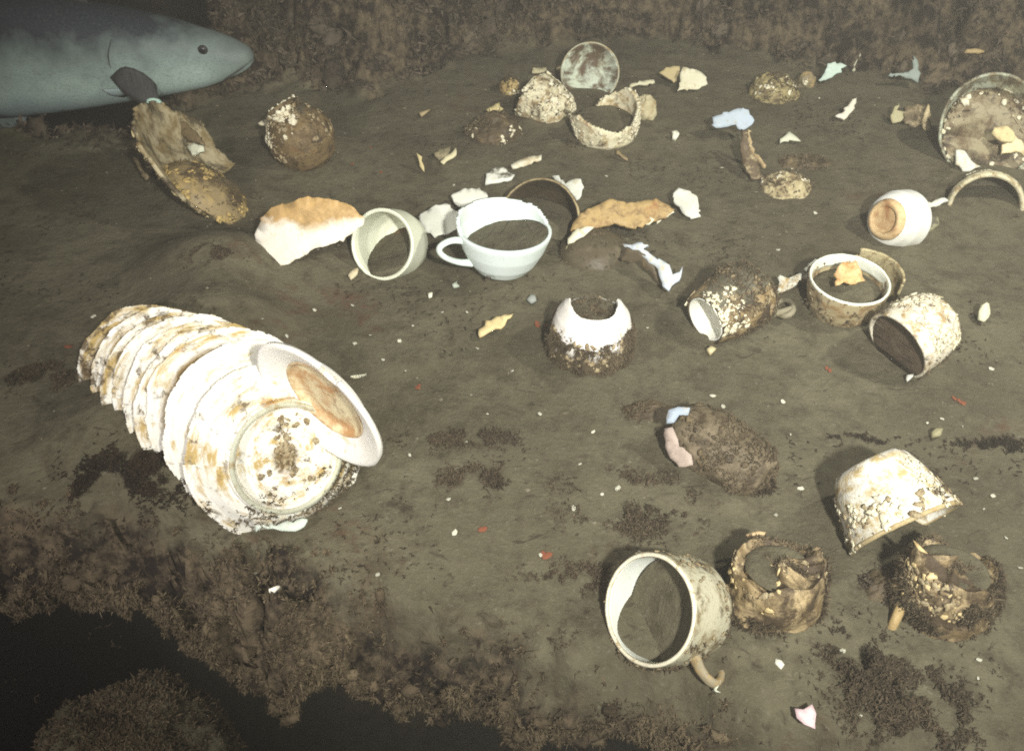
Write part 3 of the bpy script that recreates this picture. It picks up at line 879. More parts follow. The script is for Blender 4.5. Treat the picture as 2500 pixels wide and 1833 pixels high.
def half_buried_c3():
    m = ceramic('brown_bowl', 160, (0.055, 0.042, 0.024), 0.2, (0.08, 0.06, 0.03), 0.4, (0.025, 0.018, 0.010), sc_=60)
    rimm = ceramic('tan_rim', 161, (0.34, 0.28, 0.15), 0.4, (0.18, 0.12, 0.05), 0.3, sc_=120)
    n = nrm((-0.42, -0.62, 0.52))
    P_ = scaled([(0, 0.0), (0.03, 0.002), (0.045, 0.014), (0.052, 0.032), (0.0535, 0.042)], 1.0)
    root = vessel('bowl', W(1312, 548, 0.008), n, (0, 0, 0.042), s=0.95)
    revolve('body', P_, m, root, 0.003, 110, 0.001, 60, 3)
    revolve('rim', [(0.0525, 0.040), (0.0538, 0.0438), (0.0550, 0.040)], rimm, root, 0.001, 110, 0.0012, 120, 4)
    silt_fill(root, P_, W(1340, 545, 0.010), (0.1, -0.1, 1), 7)
    tag(root, 'dark brown bowl half buried just behind the upright teacup, only its upper rim showing', 'bowl')
half_buried_c3()

def cup_c4():
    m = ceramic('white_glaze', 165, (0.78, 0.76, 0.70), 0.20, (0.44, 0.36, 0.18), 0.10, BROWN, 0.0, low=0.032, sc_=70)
    P_ = [(0.050, 0.0), (0.050, 0.012), (0.048, 0.028), (0.043, 0.044), (0.034, 0.056), (0.0285, 0.060)]
    root = vessel('cup', W(1450, 744, 0.052), nrm((0.02, 0.04, 1)), (0, 0, 0.060), s=0.86)
    root.scale = (0.78, 0.80, 0.90)
    def cut(C):
        th = np.arctan2(C[:, 1], C[:, 0])
        return C[:, 2] > 0.0570 + 0.004 * np.cos(th) ** 4 - 0.018 * sstep(0.15, 0.8, np.sin(th))
    body = revolve('body', P_, m, root, 0.0035, 160, 0.0008, 70, 7, cut=cut, step=0.0007)
    si = revolve('silt_fill', [(0, 0.0500), (0.02, 0.0500), (0.033, 0.047), (0.044, 0.038), (0.047, 0.030)], M_SILT, root, 0, 60, 0.003, 60, 3)
    crust_on(root, body, 60, (0.002, 0.0045), M_CRUST, 12, lambda wp, wn, co: (wp[:, 2] < 0.032) & (wp[:, 2] > 0.004))
    fuzz_on(root, body, 2200, 13, lambda wp, wn, co: (wp[:, 2] < 0.030 + 0.012 * fbm(wp, 40, 2, 6)) & (wp[:, 2] > 0))
    fuzz_on(root, si, 300, 113)
    tag(root, 'white cup upturned in the middle of the silt, bottom broken out, lower half furred brown', 'cup')
cup_c4()

def cup_c5():
    m = ceramic('furred_glaze', 170, (0.30, 0.23, 0.12), 0.45, (0.22, 0.15, 0.06), 0.5, (0.05, 0.035, 0.02), dust=0.35, sc_=90, bump=0.6)
    inn = ceramic('white_inside', 171, (0.74, 0.75, 0.66), 0.08, TAN, 0.0, sc_=60)
    n = nimg(1722, 780, (-0.86, -0.5), 0.52)
    P_ = [(0, 0.0), (0.022, 0.0), (0.032, 0.006), (0.036, 0.024), (0.033, 0.050), (0.027, 0.075)]
    root = vessel('jug', W(1722, 780, 0.022), n, (0, 0, 0.075), (0.5, -0.7, 0.1), s=0.92)
    body = revolve('body', P_, m, root, 0.003, 96, 0.003, 50, 11)
    revolve('mouth_lining', [(0.0, 0.052), (0.012, 0.054), (0.021, 0.062), (0.0245, 0.0755)], inn, root, 0.001, 80)
    crust_on(root, body, 55, (0.0015, 0.004), M_CRUSTW, 14, lambda wp, wn, co: (co[:, 2] > 0.045) & (wn[:, 2] > -0.1))
    crust_on(root, body, 50, (0.002, 0.005), M_CRUST, 15, lambda wp, wn, co: (wn[:, 2] > -0.2))
    fuzz_on(root, body, 420, 15, lambda wp, wn, co: (wn[:, 2] > -0.4) & (co[:, 2] < 0.06))
    hm = ceramic('grey_handle', 172, (0.24, 0.22, 0.15), 0.35, (0.16, 0.12, 0.06), 0.3, sc_=110)
    Mi = np.array(root.matrix_basis.inverted())
    ring = [W(1915 + 22 * math.cos(a), 752 + 20 * math.sin(a), 0.012 + 0.004 * math.cos(a)) for a in np.linspace(0, 2 * math.pi, 14)]
    arm = [W(1850, 775, 0.018), W(1880, 768, 0.016), W(1897, 765, 0.014)]
    loc = lambda pts: [(np.array([*p, 1]) @ Mi.T)[:3] for p in pts]
    tube('handle', loc(arm + ring), [0.004, 0.0035, 0.003, 0.003], hm, root, 8)
    tag(root, 'furred brown jug lying on its side with a white inner mouth, facing lower left', 'jug')
cup_c5()

def cup_c6():
    m = ceramic('stained_glaze', 175, (0.40, 0.34, 0.20), 0.42, (0.24, 0.15, 0.06), 0.36, (0.06, 0.045, 0.025), rust=0.2, sc_=70)
    wm = ceramic('white_lip', 176, (0.74, 0.77, 0.66), 0.16, TAN, 0.08, sc_=90)
    P_ = [(0, 0.002), (0.024, 0.002), (0.032, 0.006), (0.038, 0.020), (0.0415, 0.036), (0.0425, 0.050)]
    n = nrm((0.02, -0.08, 1))
    root = vessel('cup', W(2075, 682, 0.042), n, (0, 0, 0.050), s=0.90)
    body = revolve('body', P_, m, root, 0.003, 112, 0.0008, 60, 2)
    revolve('rim', [(0.0406, 0.037), (0.0412, 0.050), (0.0426, 0.0515), (0.0438, 0.049)], wm, root, 0.0012, 112, 0.0006, 120, 5)
    silt_fill(root, P_, W(2075, 690, 0.028), (0.0, -0.10, 1), 9)
    crust_on(root, body, 40, (0.001, 0.003), M_CRUST, 16, lambda wp, wn, co: wp[:, 2] > 0.004)
    fuzz_on(root, body, 150, 17, lambda wp, wn, co: wp[:, 2] < 0.03)
    tag(root, 'upright cup with a complete white rim, filled with silt, at the right', 'cup')
    # rim of another cup standing behind it
    P2 = scaled(CUP, 1.08)
    root2 = vessel('cup', W(2108, 668, 0.038), nrm((-0.06, -0.12, 1)), (0, 0, P2[-1][1]), s=0.86)
    m2 = ceramic('crusted_rim', 178, (0.48, 0.42, 0.24), 0.42, (0.20, 0.14, 0.06), 0.35, sc_=120)
    b2 = revolve('body', P2, m2, root2, 0.0028, 112, 0.0012, 80, 6, cut=lambda C: ((C[:, 0] < 0.008) | (C[:, 1] < -0.016)) & (np.hypot(C[:, 0], C[:, 1]) > 0.001))
    tag(root2, 'broken cup with a crusted curved rim standing close behind the white rimmed cup', 'cup')
    shard('shard', 'orange and cream shard lying on the silt inside the white rimmed cup', [(2040, 668), (2056, 645), (2086, 640), (2098, 655), (2110, 688), (2078, 696), (2052, 690), (2040, 702)], (0.1, -0.5, 0.8), 0.037, ceramic('g', 179, (0.62, 0.46, 0.22), 0.4, (0.42, 0.22, 0.07), 0.05, rust=0.3, sc_=60), 0.003)
    shard('shard', 'thin white sliver leaning on the left of the white rimmed cup', [(1962, 657), (1992, 634), (1997, 640), (1968, 663)], (0.2, -0.5, 0.8), 0.02, ceramic('g', 180, WHITE, 0.1), 0.003)
    shard('shard', 'crusty white sliver between the furred jug and the white rimmed cup', [(1905, 690), (1900, 672), (1912, 678), (1940, 680), (1974, 666), (1976, 680), (1945, 695), (1920, 706), (1902, 716)], (-0.1, -0.5, 0.8), 0.012, ceramic('g', 181, WHITE, 0.45, TAN, 0.25, sc_=140), 0.005)
cup_c6()

def cup_c7():
    m = ceramic('crusty_glaze', 185, (0.74, 0.70, 0.56), 0.42, (0.36, 0.26, 0.12), 0.34, (0.08, 0.055, 0.03), sc_=75, bump=0.6)
    n = nimg(2190, 845, (-0.82, -0.57), 0.48)
    P_ = scaled(MUG, 1.02, 1.08)
    top = P_[-1][1]
    root = vessel('cup', W(2190, 845, 0.024), n, (0, 0, top), (0, 0, 1), s=0.80)
    body = revolve('body', P_, m, root, 0.0034, 104, 0.002, 50, 12)
    silt_fill(root, P_, W(2190, 845, 0.024) - n * 0.003, tuple(n + np.array([0, 0, 0.25])), 3, mat=M_PLUG)
    crust_on(root, body, 90, (0.002, 0.005), M_CRUSTW, 19, lambda wp, wn, co: (wn[:, 2] > 0) & (co[:, 2] < top * 0.75))
    fuzz_on(root, body, 220, 20, lambda wp, wn, co: (wp[:, 2] < 0.03) | (wn[:, 0] < -0.3))
    tag(root, 'crusted white cup on its side at the right edge, mouth plugged with brown silt', 'cup')
cup_c7()

def cup_c8():
    m = ceramic('clean_white', 190, (0.76, 0.77, 0.70), 0.10, (0.5, 0.38, 0.18), 0.0, BROWN, 0.0, sc_=40)
    fm = ceramic('orange_foot', 191, (0.62, 0.46, 0.24), 0.35, (0.40, 0.20, 0.06), 0.12, (0.16, 0.06, 0.03), rust=0.42, sc_=60)
    n = nrm((0.80, -0.05, -0.42))          # mouth points right and down into the silt, foot faces left
    P_ = [(0.0, 0.004), (0.020, 0.004), (0.0215, 0.0), (0.0245, 0.0), (0.0255, 0.005), (0.036, 0.012), (0.042, 0.026), (0.044, 0.050)]
    root = vessel('cup', W(2160, 536, 0.030), nrm((0.74, 0.46, -0.30)), (0, 0, 0.0), (0, 0, 1), s=0.74)
    body = revolve('body', P_, m, root, 0.003, 104)
    revolve('foot_ring', [(0.0, 0.0022), (0.0195, 0.0022), (0.0205, -0.0022), (0.0252, -0.0024), (0.0300, 0.0062)], fm, root, 0.002, 96, 0.0008, 90, 4)
    tag(root, 'small white cup tipped over with an orange ringed foot facing left', 'cup')
    shard('handle_fragment', 'white stick-like handle fragment lying right of the orange footed cup', [(2228, 512), (2240, 500), (2270, 498), (2306, 486), (2312, 494), (2285, 506), (2250, 520), (2236, 522)], (0, -0.5, 0.8), 0.012, ceramic('g', 192, WHITE, 0.25), 0.007)
    shard('shard', 'pale olive pebble-like fragment right of the orange footed cup', [(2245, 545), (2262, 532), (2285, 538), (2290, 556), (2270, 570), (2250, 562)], (0, -0.4, 0.9), 0.006, ceramic('g', 193, (0.25, 0.24, 0.14), 0.35, dust=0.2), 0.012)
cup_c8()

def bowl_c9():
    m = ceramic('crusted_bowl', 195, (0.10, 0.09, 0.06), 0.3, (0.2, 0.15, 0.08), 0.35, (0.04, 0.03, 0.02), sc_=80, bump=0.5)
    rm = ceramic('arch_rim', 196, (0.60, 0.56, 0.38), 0.4, (0.3, 0.22, 0.1), 0.25, sc_=120)
    n = nrm((-0.25, -0.90, 0.22))
    P_ = [(0, 0.0), (0.025, 0.002), (0.038, 0.012), (0.044, 0.03), (0.0455, 0.052)]
    root = vessel('cup', W(2405, 508, 0.004), n, (0, 0, 0.052), s=0.86)
    body = revolve('body', P_, m, root, 0.003, 100, 0.002, 50, 3)
    revolve('rim', [(0.0425, 0.046), (0.0435, 0.0550), (0.0470, 0.0565), (0.0495, 0.046)], rm, root, 0.0015, 100, 0.0014, 120, 2)
    crust_on(root, body, 60, (0.002, 0.0045), M_CRUSTW, 22, lambda wp, wn, co: (wp[:, 2] > 0.02) & (wn[:, 2] > 0.3))
    tag(root, 'half buried cup at the right edge showing a dark arched mouth with pale rim', 'cup')
bowl_c9()

def bowl_c10():
    m = ceramic('big_bowl', 200, (0.46, 0.50, 0.38), 0.40, (0.24, 0.19, 0.10), 0.46, (0.10, 0.078, 0.045), sc_=45, bump=0.5)
    n = nrm((-0.22, -0.86, 0.46))
    P_ = [(0, 0.0), (0.03, 0.002), (0.046, 0.010), (0.060, 0.026), (0.0665, 0.044)]
    root = vessel('bowl', W(2420, 312, 0.048), n, (0, 0, 0.044))
    root.scale = (0.88, 0.96, 0.96)
    body = revolve('body', P_, m, root, 0.0035, 120, 0.0015, 40, 13)
    silt_fill(root, P_, W(2405, 330, 0.040) - n * 0.010, tuple(n + np.array([0.0, 0.0, 0.35])), 13, shrink=0.95, mat=ceramic('bowl_crust', 199, (0.30, 0.26, 0.16), 0.45, (0.15, 0.11, 0.06), 0.4, (0.07, 0.05, 0.03), sc_=50, bump=0.7))
    sf = root.children[-1]
    fuzz_on(root, sf, 260, 125)
    crust_on(root, sf, 50, (0.002, 0.007), M_CRUSTW, 126)
    crust_on(root, sf, 16, (0.002, 0.006), M_CRUST, 127)
    crust_on(root, body, 50, (0.003, 0.007), M_CRUSTW, 24, lambda wp, wn, co: (co[:, 0] > 0.02) & (wp[:, 2] < 0.05))
    fuzz_on(root, body, 200, 25, lambda wp, wn, co: wp[:, 2] < 0.05)
    tag(root, 'large round bowl tilted on the right edge, encrusted and packed with silt', 'bowl')
    shard('shard', 'crusted yellow and white shard stuck on the front of the large tilted bowl', [(2428, 312), (2448, 308), (2470, 316), (2478, 336), (2470, 350), (2440, 340), (2420, 326)], (-0.3, -0.6, 0.6), 0.05, ceramic('g', 201, (0.66, 0.56, 0.30), 0.3), 0.004)
    shard('shard', 'cream crust-covered shard below the large tilted bowl at the picture edge', [(2428, 318 + 2), (2460, 322), (2500, 350), (2520, 390), (2490, 372), (2440, 376), (2450, 350)], (-0.2, -0.7, 0.6), 0.025, ceramic('g', 202, (0.74, 0.64, 0.38), 0.3), 0.005)
    shard('shard', 'white streaked shard lying under the large tilted bowl', [(2330, 372), (2345, 366), (2370, 392), (2390, 412), (2360, 420), (2332, 402)], (-0.1, -0.6, 0.7), 0.006, ceramic('g', 203, WHITE, 0.35, (0.5, 0.4, 0.22), 0.1, sc_=100), 0.004)
    shard('shard', 'small white splinter beside the dark arched mouth of the half buried cup', [(2344, 444), (2362, 430), (2380, 420), (2390, 428), (2370, 444), (2350, 452)], (0, -0.5, 0.8), 0.006, ceramic('g', 204, WHITE, 0.3), 0.004)
bowl_c10()

def saucer_c11():
    m = ceramic('far_saucer', 205, (0.52, 0.58, 0.46), 0.34, (0.20, 0.16, 0.09), 0.52, (0.10, 0.07, 0.04), sc_=40)
    n = nrm((-0.10, -0.93, 0.30))
    P_ = [(0, 0.0), (0.022, 0.001), (0.036, 0.007), (0.0455, 0.016)]
    root = vessel('saucer', W(1440, 178, 0.024), n, (0, 0, 0.016), (1, 0, 0), s=0.88)
    body = revolve('body', P_, m, root, 0.003, 100, 0.001, 40, 3)
    revolve('rim', [(0.0448, 0.0145), (0.0458, 0.0178), (0.0472, 0.0145)], ceramic('g', 206, (0.42, 0.42, 0.3), 0.4, TAN, 0.3, sc_=120), root, 0.001, 100)
    tag(root, 'round saucer standing on edge at the back, greenish white below and brown above', 'saucer')
saucer_c11()

def pot_c12():
    m = ceramic('brown_pot', 210, (0.18, 0.13, 0.06), 0.45, (0.11, 0.075, 0.035), 0.42, (0.06, 0.042, 0.022), rust=0.2, dust=0.1, sc_=60, bump=0.6)
    P_ = [(0, -0.046), (0.02, -0.044), (0.036, -0.034), (0.047, -0.012), (0.049, 0.006), (0.044, 0.026), (0.032, 0.042), (0.024, 0.048), (0.026, 0.058)]
    n = nrm((-0.45, 0.1, 0.9))
    root = vessel('pot', W(738, 342, 0.030), n, s=0.80)
    body = revolve('body', P_, m, root, 0.004, 100, 0.003, 40, 5)
    crust_on(root, body, 70, (0.003, 0.007), M_CRUSTW, 26, lambda wp, wn, co: (co[:, 2] > 0.016) & (co[:, 0] < 0.02))
    crust_on(root, body, 60, (0.002, 0.006), M_CRUST, 27, lambda wp, wn, co: co[:, 2] > -0.01)
    fuzz_on(root, body, 200, 28)
    tag(root, 'round brown pot with a crusted pale neck at the upper left', 'pot')
    shard('shard', 'short pale splinter poking out left of the round brown pot', [(632, 300), (652, 292), (664, 296), (650, 306), (636, 309)], (0, -0.6, 0.8), 0.03, ceramic('g', 211, (0.6, 0.56, 0.4), 0.3), 0.004)
pot_c12()

def left_pile():
    m = ceramic('pile_plate', 215, (0.26, 0.20, 0.10), 0.42, (0.40, 0.29, 0.11), 0.40, (0.09, 0.065, 0.035), rust=0.15, sc_=36, bump=0.6)
    P_ = [(0, 0.0), (0.03, 0.001), (0.05, 0.008), (0.066, 0.024), (0.072, 0.04)]
    n = nrm((-0.50, -0.35, -0.60))
    root = vessel('bowl', W(520, 455, 0.026), n, (0, 0, 0.015), s=0.80)
    body = revolve('body', P_, m, root, 0.004, 110, 0.003, 36, 4)
    crust_on(root, body, 90, (0.002, 0.006), ceramic('yellow_crust', 216, (0.46, 0.34, 0.13), 0.3, (0.3, 0.2, 0.08), 0.25, sc_=120), 29, lambda wp, wn, co: (wn[:, 2] > 0.1) & (fbm(wp, 30, 2, 4) > 0.05))
    fuzz_on(root, body, 260, 30, lambda wp, wn, co: wn[:, 2] > -0.3)
    tag(root, 'upturned bowl with yellow crust leaning at the left, below the fish', 'bowl')
    P2 = [(0, 0.0), (0.05, 0.001), (0.062, 0.006), (0.078, 0.012), (0.094, 0.018)]
    nl = nimg(468, 400, (0.72, 0.62), 0.42)
    r2 = vessel('plate', W(470, 402, 0.040), nl, (0, 0, 0.012), (0, 0, 1))
    b2 = revolve('body', P2, ceramic('leaning_plate', 213, (0.46, 0.40, 0.25), 0.46, (0.24, 0.18, 0.08), 0.42, (0.09, 0.07, 0.04), sc_=40, bump=0.6), r2, 0.0045, 128, 0.004, 30, 5,
                 cut=lambda C: np.hypot(C[:, 0], C[:, 1]) > 0.086 + 0.02 * fbm(C, 28, 3, 8))
    crust_on(r2, b2, 60, (0.002, 0.006), ceramic('yellow_crust', 214, (0.50, 0.42, 0.22), 0.3, (0.3, 0.22, 0.1), 0.2, sc_=120), 129)
    fuzz_on(r2, b2, 200, 130)
    tag(r2, 'large broken encrusted plate leaning steeply at the left under the fish', 'plate')
    g = 'broken plates leaning under the fish'
    L = [('pale green broken plate tip standing just under the fish fin', [(352, 272), (360, 245), (374, 237), (390, 246), (402, 275), (378, 282)], (0.42, 0.60, 0.50), (-0.1, -0.9, 0.3), 0.055),
         ('long brown plate with a pale upper edge leaning under the green plate tip', [(350, 272), (400, 276), (440, 290), (486, 330), (500, 352), (470, 345), (420, 318), (372, 296), (350, 284)], (0.17, 0.13, 0.07), (-0.3, -0.5, 0.7), 0.05),
         ('narrow plate edge with white lower lip, second down the leaning pile', [(398, 306), (420, 312), (438, 328), (442, 338), (424, 336), (404, 320)], (0.60, 0.60, 0.46), (-0.2, -0.6, 0.6), 0.045),
         ('pale grey plate edge at the far left of the leaning pile', [(350, 318), (362, 314), (374, 330), (376, 352), (368, 374), (356, 352)], (0.48, 0.54, 0.48), (-0.5, -0.6, 0.5), 0.03),
         ('tan plate edge running down the middle of the leaning pile', [(388, 322), (398, 328), (414, 348), (428, 370), (416, 374), (400, 356), (390, 340)], (0.50, 0.36, 0.17), (-0.4, -0.6, 0.5), 0.035),
         ('whitish crusted plate corner at the right of the leaning pile', [(446, 362), (474, 350), (494, 356), (498, 370), (470, 382), (452, 384)], (0.62, 0.64, 0.50), (0.1, -0.6, 0.7), 0.03),
         ('pale blue plate edge at the lower end of the leaning pile', [(408, 372), (420, 374), (436, 384), (438, 402), (440, 416), (424, 408), (414, 390)], (0.34, 0.42, 0.44), (-0.3, -0.6, 0.5), 0.03)]
    for i, (lb, ol, c, nn, z0) in enumerate(L):
        shard('broken_plate', lb, ol, nn, z0, ceramic('g', 217 + i, c, 0.3, tuple(v * 0.5 for v in c), 0.22), 0.005, group=g, cat='broken plate', seed=i)
    shard('broken_plate', 'thin brown plate rim arching out of the silt left of the leaning pile', [(326, 384), (334, 384), (346, 410), (364, 436), (360, 440), (338, 414)], (-0.5, -0.6, 0.5), 0.01, ceramic('g', 226, (0.2, 0.16, 0.09), 0.3), 0.004, cat='broken plate')
left_pile()

def cup_c14():
    m = ceramic('crusty_cream', 230, (0.72, 0.68, 0.48), 0.42, (0.34, 0.25, 0.11), 0.34, (0.10, 0.075, 0.04), rust=0.22, sc_=80, bump=0.6)
    P_ = [(0.0, 0.0), (0.03, 0.0), (0.037, 0.006), (0.043, 0.022), (0.045, 0.046), (0.045, 0.066)]
    root = vessel('cup', W(1478, 285, 0.028), nrm((-0.05, 0.15, 1)), (0, 0, 0.036), s=0.94)
    def cut(C):
        th = np.arctan2(C[:, 1], C[:, 0])
        lim = np.interp(th, [-3.15, -2.6, -1.9, -1.3, -0.6, 0.0, 0.7, 1.5, 2.2, 2.8, 3.15], [0.04, 0.046, 0.036, 0.026, 0.034, 0.052, 0.066, 0.05, 0.02, 0.026, 0.04])
        return C[:, 2] > lim + 0.004 * fbm(C, 90, 3, 4)
    body = revolve('body', P_, m, root, 0.005, 120, 0.002, 60, 6, cut=cut, step=0.0015)
    silt_fill(root, P_, W(1470, 290, 0.022), (0, -0.1, 1), 4)
    crust_on(root, body, 80, (0.0018, 0.0045), M_CRUSTW, 31, lambda wp, wn, co: wp[:, 2] > 0.01)
    tag(root, 'broken crusted cream cup with a jagged U-shaped wall, in front of the standing saucer', 'cup')
    o, V, N = mound('shell_lump', W(1572, 272, 0.008), 0.017, 0.016, 0.022, 9, ceramic('g', 232, (0.50, 0.45, 0.28), 0.35, TAN, 0.25, sc_=90), 60)
    tag(o, 'rounded cream lump leaning against the right side of the broken crusted cup', 'lump')
cup_c14()

def cup_c15():
    m = ceramic('crusty_cone', 235, (0.68, 0.64, 0.44), 0.45, (0.32, 0.24, 0.12), 0.38, (0.09, 0.065, 0.035), sc_=90, bump=0.7)
    P_ = [(0, 0.0), (0.02, 0.0), (0.028, 0.008), (0.033, 0.03), (0.036, 0.064)]
    root = vessel('cup', W(1330, 258, 0.010), nrm((-0.62, 0.45, 0.28)), (0, 0, 0.034))
    body = revolve('body', P_, m, root, 0.004, 96, 0.003, 60, 9, cut=lambda C: C[:, 2] > 0.056 + 0.008 * fbm(C, 50, 3, 2))
    crust_on(root, body, 90, (0.002, 0.005), M_CRUSTW, 32, lambda wp, wn, co: wp[:, 2] > 0.006)
    fuzz_on(root, body, 90, 33, lambda wp, wn, co: wp[:, 2] > 0.0)
    tag(root, 'crust-covered cup lying on its side, left of the jagged cream cup', 'cup')
cup_c15()

def lump(name, label, px, py, z, r, seed, mat, nc=0, nf=200, cat='lump', crustmat=None, clen=(0.003, 0.008), gm=None):
    o, V, N = mound(name, W(px, py, z), r[0], r[1], r[2], seed, mat, 90)
    N = N / np.linalg.norm(N, axis=1, keepdims=True)
    r_ = np.random.default_rng(seed)
    keep = V[:, 2] > -0.01
    V, N = V[keep], N[keep]
    if nf:
        k = r_.choice(len(V), nf * 6)
        k = k[fbm(V[k], 55, 3, seed + 8) > -0.02]
        blades('growth', V[k], N[k], gm or M_GROW, (0.0018, min(clen[1], 0.0055)), (0.0003, 0.0009), 5, 1.2, parent=o, seed=seed)
    if nc:
        w = np.where((fbm(V, 35, 2, seed + 4) > 0.05) & (N[:, 1] < 0.4))[0]
        k = r_.choice(w if len(w) else len(V), nc)
        blobs('encrustation', V[k] + N[k] * 0.0006, N[k], (0.0015, 0.0045), crustmat or M_CRUSTW, o, seed)
    return tag(o, label, cat)
lump('encrusted_lump', 'dark furred mound with white crust on its front, at the upper middle', 1208, 335, -0.004, (0.036, 0.032, 0.030), 21, M_LUMP, 60, 260)
lump('encrusted_lump', 'small tan crusted knob left of the crust-covered cup', 1245, 222, 0.0, (0.014, 0.012, 0.02), 22, ceramic('g', 241, (0.40, 0.30, 0.12), 0.35, TAN, 0.25), 18, 30)
lump('encrusted_lump', 'crusted olive cluster at the back right, in front of the bank', 1888, 232, -0.002, (0.034, 0.03, 0.03), 23, ceramic('g', 242, (0.34, 0.29, 0.14), 0.4, (0.16, 0.12, 0.06), 0.35, sc_=90), 60, 120)
lump('encrusted_lump', 'small olive knob at the far right of the crusted back cluster', 1965, 205, 0.0, (0.015, 0.013, 0.018), 24, ceramic('g', 243, (0.20, 0.17, 0.10), 0.4, TAN, 0.3), 10, 40)
lump('encrusted_lump', 'low brown crusted heap with white patches in front of the thin curved rim', 1916, 468, -0.006, (0.032, 0.03, 0.024), 25, ceramic('g', 244, (0.44, 0.38, 0.22), 0.42, (0.2, 0.14, 0.07), 0.35, sc_=90), 50, 60)
lump('encrusted_lump', 'flat brown furred patch right of the low crusted heap', 1965, 415, -0.008, (0.045, 0.02, 0.016), 26, M_LUMP, 4, 160)

def bowl_c17():
    m = ceramic('silted_bowl', 245, (0.085, 0.070, 0.042), 0.35, (0.12, 0.10, 0.06), 0.3, (0.06, 0.045, 0.026), sc_=50)
    P_ = [(0, 0.026), (0.012, 0.0255), (0.026, 0.022), (0.038, 0.014), (0.046, 0.003), (0.048, -0.012)]
    root = vessel('bowl', W(1455, 618, 0.002), nrm((0.10, 0.05, 1)), s=0.84)
    revolve('body', P_, m, root, 0.003, 96, 0.002, 40, 3)
    fuzz_on(root, root.children[0], 50, 34)
    tag(root, 'upturned bowl cloaked in brown silt, right of the upright teacup', 'bowl')
    f = ceramic('g', 246, (0.42, 0.30, 0.13), 0.42, (0.24, 0.16, 0.07), 0.3, (0.12, 0.08, 0.04), rust=0.25, sc_=80)
    shard('curved_fragment', 'long rust brown rim fragment curving behind the silt cloaked bowl', [(1390, 555), (1410, 530), (1450, 505), (1490, 492), (1540, 500), (1600, 488), (1648, 512), (1600, 540), (1550, 560), (1500, 550), (1450, 560), (1420, 580), (1392, 590)], (0.0, -0.5, 0.75), 0.012, f, 0.006, k=(-1.2, 0), cat='fragment')
    w2 = ceramic('g', 247, (0.70, 0.68, 0.52), 0.35, (0.4, 0.3, 0.14), 0.15, sc_=100)
    shard('shard', 'white crusted chip at the left end of the long rust brown fragment', [(1386, 585), (1400, 566), (1436, 552), (1450, 558), (1430, 575), (1410, 588), (1392, 596)], (0, -0.6, 0.7), 0.022, w2, 0.004)
    shard('shard', 'pale corner chip just left of the silt cloaked bowl', [(1380, 606), (1396, 600), (1404, 618), (1412, 628), (1392, 634), (1382, 622)], (-0.2, -0.6, 0.7), 0.006, ceramic('g', 248, (0.40, 0.36, 0.2), 0.3), 0.004)
    shard('shard', 'flat white chip in the middle of the long rust brown fragment', [(1556, 545), (1564, 530), (1590, 530), (1596, 542), (1572, 552)], (0, -0.6, 0.7), 0.022, w2, 0.004)
    shard('shard', 'tapering white chip at the right end of the long rust brown fragment', [(1600, 540), (1616, 524), (1640, 512), (1648, 520), (1628, 534), (1606, 546)], (0, -0.6, 0.7), 0.02, w2, 0.004)
bowl_c17()

def rim_c18():
    m = ceramic('blue_white', 250, (0.52, 0.58, 0.62), 0.34, (0.5, 0.46, 0.3), 0.12, BROWN, sc_=110)
    P_ = [(0.058, -0.012), (0.060, 0.0), (0.060, 0.034)]
    root = shard('curved_fragment', 'bluish white cup rim broken into an arch, standing with a shadow beneath', [(1524, 606), (1526, 598), (1578, 596), (1580, 604), (1566, 610), (1590, 622), (1606, 640), (1612, 634), (1634, 650), (1642, 672), (1660, 668), (1668, 654), (1666, 676), (1650, 694), (1636, 696), (1630, 708), (1620, 700), (1612, 672), (1600, 650), (1570, 628), (1556, 612)], (-0.25, -0.45, 0.80), 0.014, m, 0.006, k=(-1.5, 0), cat='fragment')
    # the wall of the same broken cup that hangs below the rim, its shade painted dark brown
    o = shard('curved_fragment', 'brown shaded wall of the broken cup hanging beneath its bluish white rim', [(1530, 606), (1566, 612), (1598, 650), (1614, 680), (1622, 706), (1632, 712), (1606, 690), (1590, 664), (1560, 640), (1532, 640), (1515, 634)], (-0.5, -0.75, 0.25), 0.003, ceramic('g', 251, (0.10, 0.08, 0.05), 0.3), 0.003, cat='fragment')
rim_c18()

